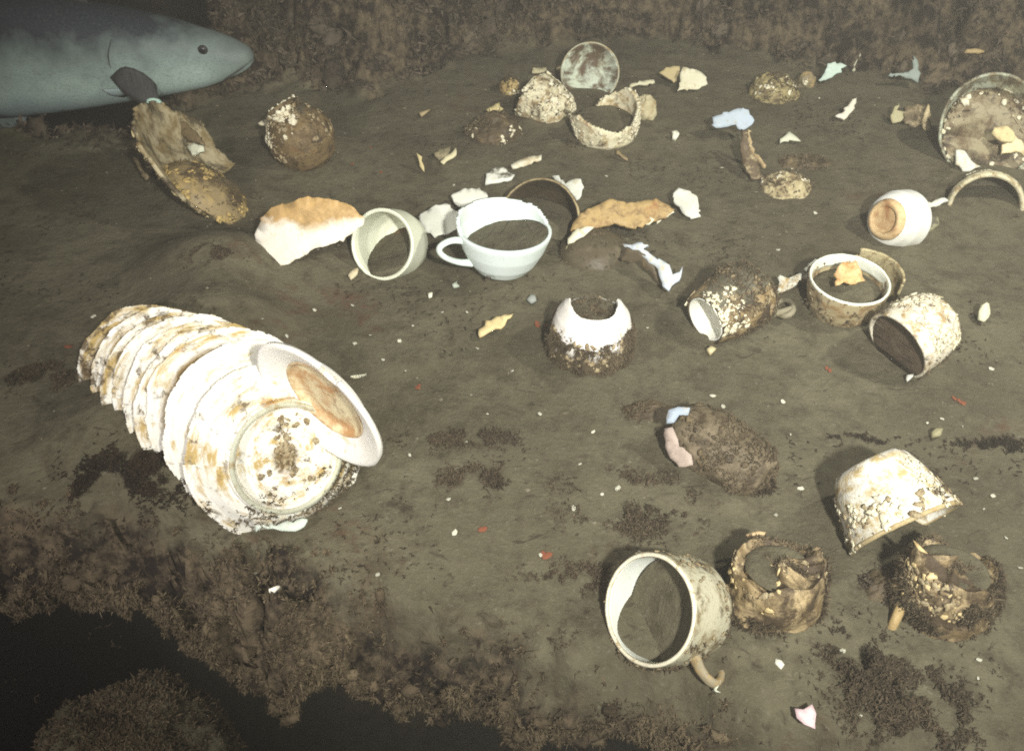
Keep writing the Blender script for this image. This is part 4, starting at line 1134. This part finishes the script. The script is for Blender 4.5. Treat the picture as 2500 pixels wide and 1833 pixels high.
def lump_c19():
    m = ceramic('sponge', 255, (0.13, 0.105, 0.064), 0.4, (0.20, 0.16, 0.10), 0.42, (0.05, 0.036, 0.02), sc_=70, bump=0.7)
    pk = ceramic('pink_shell', 256, (0.38, 0.31, 0.26), 0.3, (0.26, 0.20, 0.14), 0.15, sc_=60)
    n = nrm((0.66, -0.62, -0.12))
    P_ = [(0.0, 0.0), (0.018, 0.002), (0.027, 0.012), (0.031, 0.035), (0.030, 0.065), (0.028, 0.088), (0.02, 0.098), (0.0, 0.10)]
    root = vessel('bottle', W(1668, 1035, 0.018), n, (0, 0, 0.004), s=0.88)
    body = revolve('body', P_, m, root, 0.003, 96, 0.006, 40, 17)
    crust_on(root, body, 60, (0.002, 0.005), M_LUMP, 36)
    fuzz_on(root, body, 500, 37, lambda wp, wn, co: (wn[:, 2] > -0.2) & ((co[:, 2] > 0.045) | (wn[:, 0] > 0.1)), (0.002, 0.006))
    tag(root, 'furred brown oblong vessel lying in the silt with a pinkish left side', 'vessel')
    shard('shell', 'pinkish grey shell plate clinging to the left side of the furred oblong vessel', [(1624, 1050), (1640, 1042), (1652, 1060), (1656, 1085), (1674, 1100), (1690, 1112), (1690, 1134), (1672, 1142), (1652, 1128), (1634, 1104), (1624, 1076)], (-0.55, -0.5, 0.65), 0.012, pk, 0.003, k=(-2, -2), cat='shell')
    shard('shard', 'light blue chip at the top of the furred oblong vessel', [(1634, 1030), (1632, 1018), (1640, 1000), (1660, 996), (1682, 1000), (1678, 1014), (1656, 1018), (1648, 1034)], (-0.3, -0.6, 0.7), 0.034, ceramic('g', 257, (0.32, 0.38, 0.44), 0.3), 0.004)
    lump('growth_clump', 'reddish brown tuft left of the light blue chip', 1590, 1018, -0.006, (0.030, 0.014, 0.014), 27, M_LUMP, 0, 160, 'growth', clen=(0.004, 0.010))
    lump('growth_clump', 'dark matted tuft at the lower right end of the furred oblong vessel', 1842, 1180, -0.004, (0.020, 0.018, 0.018), 28, M_LUMP, 0, 220, 'growth', clen=(0.003, 0.007), gm=M_DEB)
lump_c19()

def cup_c20():
    m = ceramic('bright_crust', 260, (0.76, 0.75, 0.66), 0.44, (0.46, 0.36, 0.17), 0.30, (0.10, 0.075, 0.04), sc_=75, bump=0.6)
    P_ = [(0, 0.002), (0.022, 0.002), (0.0235, 0.0), (0.0275, 0.0), (0.031, 0.004), (0.0365, 0.018), (0.0415, 0.040), (0.0450, 0.058)]
    n = nrm((0.42, -0.52, -0.74))          # base up and to the left, mouth down to the right
    root = vessel('cup', W(2208, 1290, 0.026), nimg(2190, 1252, (0.50, -0.87), 0.10), (0, 0, 0.058), s=0.93)
    body = revolve('body', P_, m, root, 0.0035, 110, 0.0016, 60, 23)
    revolve('rim', [(0.0438, 0.056), (0.0452, 0.0605), (0.0470, 0.056)], ceramic('g', 261, (0.42, 0.34, 0.18), 0.4, TAN, 0.3, sc_=120), root, 0.001, 110, 0.0012, 120)
    crust_on(root, body, 90, (0.0015, 0.0045), M_CRUSTW, 38, lambda wp, wn, co: co[:, 2] > 0.012)
    crust_on(root, body, 35, (0.002, 0.005), M_CRUST, 39, lambda wp, wn, co: (co[:, 2] > 0.03))
    fuzz_on(root, body, 80, 40, lambda wp, wn, co: (co[:, 2] > 0.04) & (wn[:, 0] > 0.2))
    tag(root, 'bright white crusted cup tipped mouth down, its base up, at the right', 'cup')
cup_c20()

def cup_c21():
    m = ceramic('speckled_out', 265, (0.44, 0.42, 0.30), 0.42, (0.20, 0.16, 0.08), 0.36, (0.06, 0.045, 0.025), sc_=70, bump=0.5)
    inn = ceramic('white_in', 266, (0.74, 0.77, 0.70), 0.04, (0.5, 0.4, 0.2), 0.0, sc_=50, bump=0.05)
    n = nimg(1584, 1487, (-1, -0.02), 0.80)
    P_ = [(0, 0.002), (0.022, 0.002), (0.030, 0.006), (0.0375, 0.018), (0.0405, 0.038), (0.0395, 0.066)]
    top = 0.066
    root = vessel('cup', W(1584, 1487, 0.032), n, (0, 0, top), (0.55, -0.8, -0.30), s=0.97)
    body = revolve('body', P_, m, root, 0.0016, 120, 0.001, 60, 25)
    revolve('lining', [(0, 0.0045), (0.021, 0.0045), (0.0285, 0.008), (0.0358, 0.019), (0.0386, 0.038), (0.0378, 0.0655)], inn, root, 0.0012, 120)
    revolve('rim', [(0.0374, top - 0.001), (0.0386, top + 0.0016), (0.0402, top - 0.001)], ceramic('g', 267, (0.70, 0.66, 0.5), 0.3, TAN, 0.15, sc_=140), root, 0.001, 120, 0.0005, 150)
    silt_fill(root, [(a * 0.94, b + 0.002) for a, b in P_], W(1584, 1487, 0.032) - n * 0.022 + np.array([-0.004, 0, 0]), (-0.78, -0.30, 0.50), 8)
    h = handle(root, ceramic('g', 268, (0.28, 0.24, 0.16), 0.45, TAN, 0.3, sc_=110), 0.0405, 0.016, 0.044, 0.022, 0.003, 0.0370)
    crust_on(root, body, 70, (0.001, 0.0032), M_CRUST, 41)
    fuzz_on(root, body, 200, 42, lambda wp, wn, co: (wn[:, 2] < 0.2) & (wp[:, 2] > -0.02))
    tag(root, 'large open cup on its side nearest the camera, bright white inside', 'cup')
cup_c21()

def cup_c22(label, px, py, r, h, seed, ref, wide):
    m = ceramic('furred_cup', seed, (0.40, 0.31, 0.17), 0.46, (0.17, 0.12, 0.055), 0.50, (0.065, 0.046, 0.026), rust=0.15, sc_=48, bump=0.8)
    P_ = [(r * 0.86, 0.0), (r * 0.99, h * 0.12), (r * 1.03, h * 0.4), (r * 0.99, h * 0.7), (r * 0.94, h * 0.92), (r * 0.88, h * 1.0), (r * 0.80, h * 0.93), (r * 0.6, h * 0.88), (0.0, h * 0.90)]
    root = vessel('cup', W(px, py, 0.0), nrm((0.05, 0.10, 1)), (0, 0, 0), ref)
    body = revolve('body', P_, m, root, 0, 120, 0.008, 38, seed, step=0.0012)
    co = np.array([v.co[:] for v in body.data.vertices])
    th = np.arctan2(co[:, 1], co[:, 0])
    dip = sstep(0.55, 0.95, co[:, 2] / h) * h * (0.30 * fbm(xyz(np.cos(th), np.sin(th), seed), 1.3, 3, seed) - 0.26 * sstep(0.2, 0.9, np.sin(th)))
    for v, d in zip(body.data.vertices, dip): v.co.z += float(d)
    revolve('silt_fill', [(0.0, h * 0.86), (r * 0.35, h * 0.89), (r * 0.62, h * 0.90), (r * 0.72, h * 0.84)], M_SILT, root, 0, 60, 0.004, 45, seed + 1)
    up = lambda wp, wn, co: (co[:, 2] > h * 0.5) & (wp[:, 2] > 0.005) & (fbm(wp, 30, 2, seed + 5) > 0.0)
    crust_on(root, body, 30, (0.0015, 0.0045), M_CRUST, seed + 1, up)
    crust_on(root, body, 12, (0.0015, 0.004), ceramic('g', seed + 3, (0.58, 0.46, 0.24), 0.3, TAN, 0.1), seed + 2, up)
    fuzz_on(root, body, 2600, seed + 2, lambda wp, wn, co: (wp[:, 2] < h * 0.95) & (wp[:, 2] > 0) & (fbm(wp, 24, 2, seed) > -0.10), (0.002, 0.005), M_GROW)
    tag(root, label, 'cup')
    return root
cup_c22('squat brown furred cup right beside the large open cup, silt level with its lip', 1874, 1482, 0.0335, 0.048, 270, (1, 0, 0), 0)
r23 = cup_c22('dark furred cup with tan broken rim near the lower right, pale handle at left', 2286, 1486, 0.0340, 0.050, 280, (1, 0, 0), 0)
hm = ceramic('tan_handle', 290, (0.46, 0.34, 0.16), 0.4, TAN, 0.2, sc_=100)
Mi = np.array(r23.matrix_basis.inverted())
tube('handle', [(np.array([*W(a, b, z), 1]) @ Mi.T)[:3] for a, b, z in [(2245, 1408, 0.034), (2222, 1440, 0.028), (2200, 1480, 0.018), (2184, 1516, 0.010), (2176, 1535, 0.004)]], [0.004, 0.0042, 0.0038, 0.0035], hm, r23, 8)
shard('shard', 'upright tan splinter between the mouth-down cup and the dark furred cup', [(2232, 1318), (2248, 1330), (2262, 1350), (2282, 1378), (2290, 1396), (2270, 1402), (2254, 1405), (2242, 1380), (2246, 1358)], (-0.2, -0.7, 0.5), 0.035, ceramic('g', 291, (0.56, 0.44, 0.22), 0.4, TAN, 0.2, sc_=120), 0.004)
lump('growth_clump', 'dark bushy tuft left of the dark furred cup', 2165, 1455, -0.004, (0.022, 0.02, 0.022), 29, M_LUMP, 0, 280, 'growth', clen=(0.004, 0.010), gm=M_GROWD)
shard('shell', 'small pale leaf-shaped shell left of the dark furred cup', [(2176, 1414), (2190, 1412), (2206, 1424), (2212, 1434), (2192, 1432), (2180, 1424)], (-0.1, -0.5, 0.8), 0.008, ceramic('g', 292, (0.36, 0.32, 0.2), 0.2), 0.002, k=(-6, -6), cat='shell')

# ---------------------------------------------------------------- loose broken pieces
def S(label, ol, n=(0, -0.35, 0.9), z0=0.003, c=WHITE, cr=0.32, dk=0.2, th=0.0042, k=(0, 0), dust=0.0, cc=(0.44, 0.36, 0.2), name='shard', cat='shard', rust=0.0, band=None, sd=[300]):
    sd[0] += 1
    return shard(name, label, ol, n, z0, ceramic('shard_glaze', sd[0], c, cr, cc, dk, BROWN, rust, dust, sc_=70, band=band), th, k, seed=sd[0], cat=cat)
S('large curved bowl fragment, tan above and white below, left of the cream cup', [(622, 572), (632, 540), (655, 515), (685, 500), (712, 500), (722, 496), (738, 488), (775, 482), (815, 488), (850, 502), (882, 524), (878, 548), (862, 560), (835, 585), (800, 600), (772, 606), (735, 632), (705, 645), (672, 652), (668, 662), (676, 680), (660, 672), (640, 648), (626, 610)], (-0.12, -0.72, 0.58), 0.004, (0.78, 0.74, 0.62), 0.24, 0.10, 0.005, (-3.0, 1.5), cc=(0.55, 0.42, 0.20), band=(0.004, 0.016, (0.55, 0.36, 0.14)), name='bowl_fragment', cat='fragment')
S('small cream chip on the silt below the mouth of the cream cup', [(852, 682), (856, 666), (868, 658), (876, 660), (872, 670), (860, 684)], c=(0.6, 0.52, 0.34))
S('broad white shard with dusty upper end, between cream cup and teacup', [(1020, 530), (1045, 512), (1076, 500), (1098, 502), (1108, 515), (1128, 538), (1118, 556), (1090, 574), (1060, 578), (1040, 566)], (-0.1, -0.4, 0.8), 0.004, WHITE, 0.15, 0.08, 0.004, (-3, -3), 0.0)
S('white shard just above the broad dusty one', [(1100, 480), (1120, 466), (1170, 460), (1192, 482), (1178, 506), (1148, 524), (1122, 508)], (0.05, -0.4, 0.8), 0.004, WHITE, 0.15, 0.06, 0.004, (-3, -3), 0.0)
S('small white shard with straight lower edge, above the pair by the teacup', [(1186, 440), (1194, 420), (1218, 410), (1236, 416), (1252, 432), (1240, 444), (1210, 446), (1188, 450)], c=WHITE, dust=0.05)
S('thin white jagged sliver right of the small straight edged shard', [(1248, 404), (1280, 388), (1300, 384), (1322, 382), (1322, 390), (1296, 400), (1272, 410), (1252, 412)], c=(0.66, 0.64, 0.5), cr=0.4)
S('white triangular shard curling up with a dark underside, above the teacup', [(1345, 430), (1362, 432), (1380, 448), (1398, 440), (1418, 436), (1426, 455), (1418, 475), (1408, 492), (1396, 482), (1388, 466), (1370, 448)], (-0.2, -0.55, 0.75), 0.006, (0.66, 0.68, 0.6), 0.3, 0.12, 0.003, (-8, 0))
S('bright white shard with toothed right side, right of the rust brown fragment', [(1640, 470), (1660, 464), (1685, 468), (1704, 485), (1706, 505), (1712, 520), (1700, 524), (1710, 530), (1690, 534), (1670, 520), (1650, 500)], (-0.1, -0.4, 0.85), 0.006, WHITE, 0.1, 0.04, 0.004)
S('pointed tan shard lying left of the upturned cup', [(1166, 816), (1178, 802), (1184, 786), (1210, 776), (1255, 768), (1240, 782), (1222, 800), (1196, 812), (1172, 824)], (0.05, -0.3, 0.9), 0.004, (0.64, 0.52, 0.27), 0.25, 0.04)
S('fan-shaped cream shard at the back, right one of a touching pair', [(1655, 222), (1660, 190), (1668, 168), (1698, 172), (1724, 188), (1726, 204), (1700, 220)], (0.0, -0.6, 0.7), 0.004, (0.66, 0.64, 0.46), 0.3, 0.15, 0.004, (-4, 0))
S('tan narrow shard at the back, left one of a touching pair', [(1610, 178), (1632, 164), (1660, 166), (1654, 190), (1646, 205), (1630, 190)], (0.0, -0.6, 0.7), 0.006, (0.46, 0.38, 0.2), 0.35, 0.2)
S('thin pale stick lying left of the touching pair at the back', [(1536, 210), (1560, 200), (1596, 196), (1600, 203), (1566, 208), (1540, 213)], c=(0.6, 0.58, 0.4), th=0.004)
S('light blue bean-shaped shard standing at the back right', [(1740, 312), (1742, 292), (1756, 278), (1780, 276), (1806, 264), (1830, 272), (1838, 296), (1828, 312), (1808, 318), (1796, 304), (1770, 312)], (-0.1, -0.7, 0.6), 0.020, (0.42, 0.50, 0.58), 0.22, 0.12, 0.006)
S('thin curved tan bowl rim sweeping down from the light blue shard', [(1830, 322), (1834, 320), (1830, 345), (1838, 366), (1856, 390), (1876, 412), (1870, 414), (1850, 398), (1830, 372), (1824, 345)], (-0.4, -0.7, 0.5), 0.006, (0.34, 0.25, 0.13), 0.4, 0.3, 0.004)
S('brown curved fragment inside the thin tan bowl rim', [(1812, 322), (1824, 325), (1822, 350), (1832, 378), (1856, 404), (1858, 436), (1836, 440), (1815, 400), (1806, 360)], (0.1, -0.5, 0.8), 0.004, (0.12, 0.09, 0.055), 0.4, 0.4, 0.004)
S('pale turquoise shard against the back bank', [(1996, 200), (2010, 178), (2018, 158), (2046, 154), (2064, 162), (2050, 178), (2024, 192)], (-0.05, -0.7, 0.6), 0.006, (0.50, 0.62, 0.54), 0.15, 0.06)
S('thin sliver leaning right of the pale turquoise shard', [(2078, 176), (2086, 150), (2098, 132), (2098, 138), (2090, 158), (2083, 178)], (0, -0.8, 0.5), 0.006, (0.42, 0.42, 0.32), 0.25, 0.1)
S('narrow white shard pointing up right, alone on the silt at the right', [(2040, 284), (2058, 272), (2072, 254), (2088, 240), (2090, 254), (2082, 274), (2062, 292)], (0.1, -0.45, 0.8), 0.004, (0.74, 0.70, 0.58), 0.15, 0.05)
S('dull grey corner shard with two edges, half hidden in the back bank', [(2166, 186), (2190, 178), (2218, 180), (2232, 160), (2226, 140), (2240, 150), (2246, 180), (2240, 204), (2226, 194), (2196, 188)], (0, -0.7, 0.6), 0.010, (0.26, 0.31, 0.28), 0.2, 0.15, 0.005)
S('small olive shard, left of two facing each other at the right', [(2174, 290), (2178, 268), (2194, 252), (2194, 270), (2206, 276), (2200, 298), (2184, 300)], (0, -0.6, 0.7), 0.004, (0.38, 0.35, 0.2), 0.35, 0.2)
S('crusted upright shard, right of two facing each other at the right', [(2256, 320), (2250, 300), (2258, 278), (2264, 256), (2270, 258), (2270, 290), (2272, 320)], (0, -0.75, 0.5), 0.004, (0.46, 0.38, 0.22), 0.4, 0.2)
S('furred brown bridge between the two facing shards at the right', [(2206, 262), (2256, 258), (2256, 300), (2230, 314), (2206, 296)], (0, -0.5, 0.8), 0.0, (0.14, 0.11, 0.065), 0.4, 0.35, 0.006)
S('small pale triangular shard left of the narrow white one', [(1902, 350), (1914, 332), (1926, 322), (1940, 334), (1952, 344), (1930, 346)], (0, -0.5, 0.8), 0.004, (0.56, 0.58, 0.44), 0.25, 0.08)
S('short tan stick resting on the back bank at the right', [(2356, 124), (2380, 122), (2400, 126), (2400, 130), (2378, 131), (2357, 129)], (0, -0.6, 0.7), 0.07, (0.36, 0.27, 0.13), 0.2, 0.1, 0.006)
S('thin yellow sliver behind the standing saucer, upper one', [(1296, 178), (1300, 168), (1332, 166), (1334, 172), (1318, 178)], c=(0.56, 0.52, 0.32), th=0.003)
S('short yellow sliver touching the left edge of the standing saucer', [(1354, 170), (1366, 164), (1370, 168), (1358, 172)], c=(0.46, 0.40, 0.22))
S('small tan chip left of the standing saucer', [(1334, 194), (1350, 190), (1362, 194), (1352, 200), (1338, 200)], c=(0.42, 0.34, 0.18))
S('small cream chip below the tan one, left of the standing saucer', [(1332, 208), (1346, 204), (1362, 210), (1358, 217), (1340, 214)], c=(0.66, 0.64, 0.48))
S('little tan crooked chip above the furred mound', [(1188, 268), (1204, 258), (1218, 254), (1224, 268), (1210, 276), (1198, 276)], z0=0.012, c=(0.56, 0.48, 0.24), cr=0.35)
S('faint tan chip alone on the silt at the upper middle left', [(1024, 276), (1036, 272), (1048, 268), (1044, 276), (1030, 284)], c=(0.34, 0.27, 0.15), dk=0.2)
S('thin tan splinter upright in the silt at the centre left', [(1016, 372), (1022, 378), (1036, 408), (1038, 420), (1030, 414), (1020, 392)], (0, -0.6, 0.7), 0.004, (0.52, 0.44, 0.22), 0.25, 0.1)
S('curved cream shard beside the thin tan splinter', [(1076, 396), (1090, 384), (1104, 372), (1116, 362), (1112, 380), (1098, 394), (1084, 400)], (0.1, -0.5, 0.8), 0.004, (0.58, 0.54, 0.34), 0.3, 0.12)
S('dusty grey half of the curved cream shard', [(1060, 376), (1080, 364), (1102, 360), (1100, 372), (1086, 382), (1072, 394)], (0.1, -0.4, 0.9), 0.002, (0.17, 0.15, 0.09), 0.3, 0.2)
S('small white pebble-like chip alone on the open silt at the back', [(1642, 338), (1642, 326), (1650, 324), (1656, 332), (1650, 342)], c=(0.74, 0.76, 0.62), th=0.008, cr=0.05)
S('thin tan twig-like splinter in the silt above the rust brown fragment', [(1504, 370), (1512, 370), (1530, 386), (1530, 392), (1518, 386)], c=(0.26, 0.2, 0.11), th=0.003)
S('pink and white shell piece in the bottom right corner', [(1944, 1728), (1962, 1724), (1984, 1724), (1996, 1746), (1990, 1764), (1978, 1778), (1962, 1768), (1948, 1750)], (-0.1, -0.35, 0.9), 0.004, (0.74, 0.55, 0.56), 0.15, 0.04, 0.003, (-8, -8), cc=(0.45, 0.16, 0.18), name='shell', cat='shell')
S('white oblong chip below the squat brown furred cup', [(1890, 1624), (1894, 1616), (1910, 1614), (1914, 1622), (1904, 1630), (1892, 1630)], c=WHITE, cr=0.05, th=0.005)
S('pale crooked chip left of the white oblong chip', [(1736, 1676), (1746, 1664), (1756, 1662), (1758, 1672), (1748, 1680), (1758, 1692), (1748, 1690), (1738, 1682)], c=(0.56, 0.58, 0.46), cr=0.2)
S('thin white sliver lying right of the leaning dish', [(854, 918), (872, 914), (894, 910), (896, 915), (876, 922), (858, 922)], c=(0.66, 0.64, 0.48), cr=0.15, th=0.003)
S('white chip on the brown growth of the foreground ledge', [(656, 1440), (662, 1434), (676, 1432), (684, 1436), (672, 1442), (660, 1444)], z0=0.012, c=(0.8, 0.78, 0.68), cr=0.05, th=0.005)
S('white chip below the silt plugged cup at the right edge', [(2208, 922), (2214, 914), (2226, 916), (2228, 924), (2216, 928)], c=WHITE, cr=0.0, th=0.005)
S('yellowish fragment right of the silt plugged cup', [(2392, 762), (2396, 748), (2408, 740), (2416, 748), (2414, 768), (2400, 782), (2390, 776)], (0, -0.6, 0.7), 0.006, (0.62, 0.62, 0.44), 0.3, 0.1)
S('thin curved splinter above the silt plugged cup', [(2268, 728), (2282, 722), (2296, 726), (2294, 732), (2278, 732)], z0=0.02, c=(0.52, 0.48, 0.3))
S('small tan pebble-like chip below the furred jug', [(1728, 858), (1736, 850), (1748, 856), (1746, 864), (1734, 864)], c=(0.48, 0.42, 0.24), th=0.007)
S('dull olive chip on the silt at the far right', [(2274, 1060), (2284, 1048), (2296, 1052), (2292, 1066), (2280, 1066)], c=(0.28, 0.26, 0.15), th=0.007)
S('pale bluish pebble-like chip between teacup and upturned cup', [(1286, 734), (1296, 724), (1310, 724), (1312, 736), (1300, 742)], c=(0.24, 0.26, 0.24), cr=0.1, th=0.006)
S('tiny white broken ring of shell below the gap between the two clean cups', [(1046, 716), (1054, 714), (1060, 716), (1056, 726), (1050, 726)], c=(0.66, 0.68, 0.55), th=0.003)
S('pale grey bead-like chip below the teacup handle', [(1102, 696), (1110, 690), (1120, 692), (1122, 700), (1110, 703)], c=(0.4, 0.45, 0.36), th=0.005)
S('orange brown chip on the back edge of the squat furred cup', [(1824, 1304), (1846, 1300), (1866, 1304), (1868, 1308), (1846, 1310), (1828, 1314)], z0=0.03, c=(0.50, 0.36, 0.2), cr=0.3)

def clump(label, px, py, r_, n, seed, mat):
    r = np.random.default_rng(seed)
    c = W(px, py, 0)
    q = r.normal(0, 0.5, (n * 9, 2)) * np.array(r_[:2])
    x, y = c[0] + q[:, 0], c[1] + q[:, 1]
    k = fbm(xyz(x, y), 60, 4, seed, 0.65) > 0.06
    x, y, q = x[k], y[k], q[k]
    z = H(x, y) + r_[2] * r.uniform(0, 1, len(x)) * np.exp(-((q / np.array(r_[:2])) ** 2).sum(1) * 2)
    o = blades('growth_clump', np.stack([x, y, z], -1), np.tile([0, 0, 0.6], (len(x), 1)), mat, (0.001, 0.0034), (0.0003, 0.0007), 8, 1.5, seed=seed)
    return tag(o, label, 'growth')
# growth clumps one can point to on the silt
for lb, px, py, r_, n_, sd in [
    ('broad brown tuft spread on the silt left of the furred oblong vessel', 1545, 1235, (0.05, 0.035, 0.012), 420, 31),
    ('low dark tuft in the middle of the open silt', 1190, 1180, (0.05, 0.018, 0.006), 200, 32),
    ('tall bushy brown tuft below the dark furred cup', 2120, 1660, (0.028, 0.035, 0.022), 420, 33),
    ('wide brown tuft at the bottom right, lowest on the silt', 2230, 1740, (0.040, 0.030, 0.018), 420, 34),
    ('dark tangled tuft left of the plate stack, trailing toward the ledge', 330, 1200, (0.055, 0.03, 0.014), 420, 35),
    ('thin brown tuft behind the cream bowl fragment near the plate stack', 540, 700, (0.022, 0.014, 0.008), 90, 36),
    ('dark streaky tuft on the open silt between plate stack and oblong vessel', 1130, 1075, (0.05, 0.012, 0.004), 130, 38),
    ('thin dark trail of debris left of the mouth-down cup', 2110, 1075, (0.035, 0.008, 0.003), 90, 39),
    ('thin dark trail of debris at the right edge below the plugged cup', 2450, 1085, (0.04, 0.008, 0.003), 90, 40),
    ('dark smudge of debris left of the large open cup', 1420, 1410, (0.035, 0.012, 0.004), 150, 41),
    ('dark clump just above the ledge growth, left of the large open cup', 1280, 1580, (0.03, 0.014, 0.006), 160, 42),
    ('straggly tuft at the left picture edge level with the plate stack', 95, 925, (0.035, 0.02, 0.012), 200, 37)]:
    clump(lb, px, py, r_, n_, sd, M_DEB if sd in (35, 39, 40) else M_TUFT)

# tiny shell chips scattered over the silt: one mesh each, copied
chipm = ceramic('chip', 400, (0.50, 0.50, 0.40), 0.3, (0.5, 0.44, 0.28), 0.0)
bm = bmesh.new(); bmesh.ops.create_icosphere(bm, subdivisions=1, radius=1)
cv = np.array([v.co[:] for v in bm.verts]); kk = 1 + 0.5 * fbm(cv, 1.4, 3, 4)
for v, k_ in zip(bm.verts, kk): v.co *= float(k_)
cme = bpy.data.meshes.new('shell_chip'); bm.to_mesh(cme); bm.free(); cme.materials.append(chipm)
chip_px = [(228, 772), (640, 778), (768, 757), (866, 838), (904, 818), (975, 832), (935, 878), (1008, 795), (1140, 762), (1080, 762), (1138, 1078), (1110, 1300), (1095, 1218), (922, 1402), (1448, 1054), (1765, 992), (1740, 966), (1911, 980),
           (1955, 1192), (1416, 1132), (1400, 1240), (1894, 1256), (1470, 1206), (1508, 1192), (2382, 1168), (2424, 1210), (2402, 1242), (2456, 1312), (2490, 1385), (2058, 1588), (2390, 1610), (2102, 1746), (2388, 1655), (1320, 1354), (1890, 1110), (1560, 1350),
           (2350, 1040), (2264, 1032), (2300, 1022), (1000, 1110), (830, 1240), (1190, 1010), (1318, 1010), (1440, 880), (1580, 800), (1330, 470), (1108, 452), (2000, 240), (1480, 430), (1762, 410), (1900, 610), (1990, 520), (2420, 900), (860, 745), (560, 735), (700, 820),
           (1250, 905), (1165, 850), (990, 905), (1930, 1060)]
g_ = 'tiny shell chips scattered on the silt'
rr = np.random.default_rng(5)
for i, (px, py) in enumerate(chip_px):
    p = W(px, py, 0); z = float(H(p[0], p[1])); p = W(px, py, z + 0.001)
    o = bpy.data.objects.new('shell_chip', cme)
    s = float(rr.uniform(0.0010, 0.0024)) * (1.0 if py > 700 else 1.2)
    o.location = tuple(p); o.scale = (s * rr.uniform(1, 1.9), s, s * 0.45); o.rotation_euler = (rr.uniform(-0.5, 0.5), rr.uniform(-0.5, 0.5), rr.uniform(0, 6))
    COL.objects.link(o)
    tag(o, 'tiny pale shell chip lying on open silt', 'shell chip', g_)

flm = NT('rust_flake'); flm = flm.done(flm.mix(flm.rng(flm.noise(flm.coord(3), 200, 3), 0.3, 0.7), (0.24, 0.075, 0.035), (0.16, 0.06, 0.03)), 0.9)
fme = cme.copy(); fme.materials.clear(); fme.materials.append(flm)
for i, (px, py) in enumerate([(1020, 946), (1024, 940), (2342, 978), (2352, 984), (2330, 972), (2018, 898), (2026, 904), (1178, 1292), (1325, 1352), (1336, 1356), (166, 846), (1600, 1004), (860, 400), (905, 360), (930, 420), (1312, 792), (1334, 794)]):
    p = W(px, py, 0); z = float(H(p[0], p[1])); p = W(px, py, z + 0.0008)
    o = bpy.data.objects.new('rust_flake', fme)
    q = float(rr.uniform(0.0016, 0.003))
    o.location = tuple(p); o.scale = (q * rr.uniform(1.2, 2.4), q, q * 0.3); o.rotation_euler = (0, 0, rr.uniform(0, 6))
    COL.objects.link(o)
    tag(o, 'small orange red flake lying on the silt', 'flake', 'orange red flakes on the silt')

# ---------------------------------------------------------------- the turbid water
def water_haze(x0, x1, y0, y1, z0, z1):
    v = [(x, y, z) for z in (z0, z1) for y in (y0, y1) for x in (x0, x1)]
    f = [[0, 2, 3, 1], [4, 5, 7, 6], [0, 1, 5, 4], [2, 6, 7, 3], [0, 4, 6, 2], [1, 3, 7, 5]]
    m = bpy.data.materials.new('haze'); m.use_nodes = True
    t = m.node_tree; t.nodes.clear()
    out = t.nodes.new('ShaderNodeOutputMaterial'); pv = t.nodes.new('ShaderNodeVolumePrincipled')
    pv.inputs['Color'].default_value = (0.80, 0.77, 0.66, 1)
    pv.inputs['Density'].default_value = HAZE
    pv.inputs['Anisotropy'].default_value = 0.0
    t.links.new(pv.outputs[0], out.inputs['Volume'])
    return tag(new_obj('haze', v, f, m, smooth=False), kind='stuff')
HAZE = 0.062
water_haze(-3.2, 3.2, -1.2, 5.2, -2.6, 1.15)
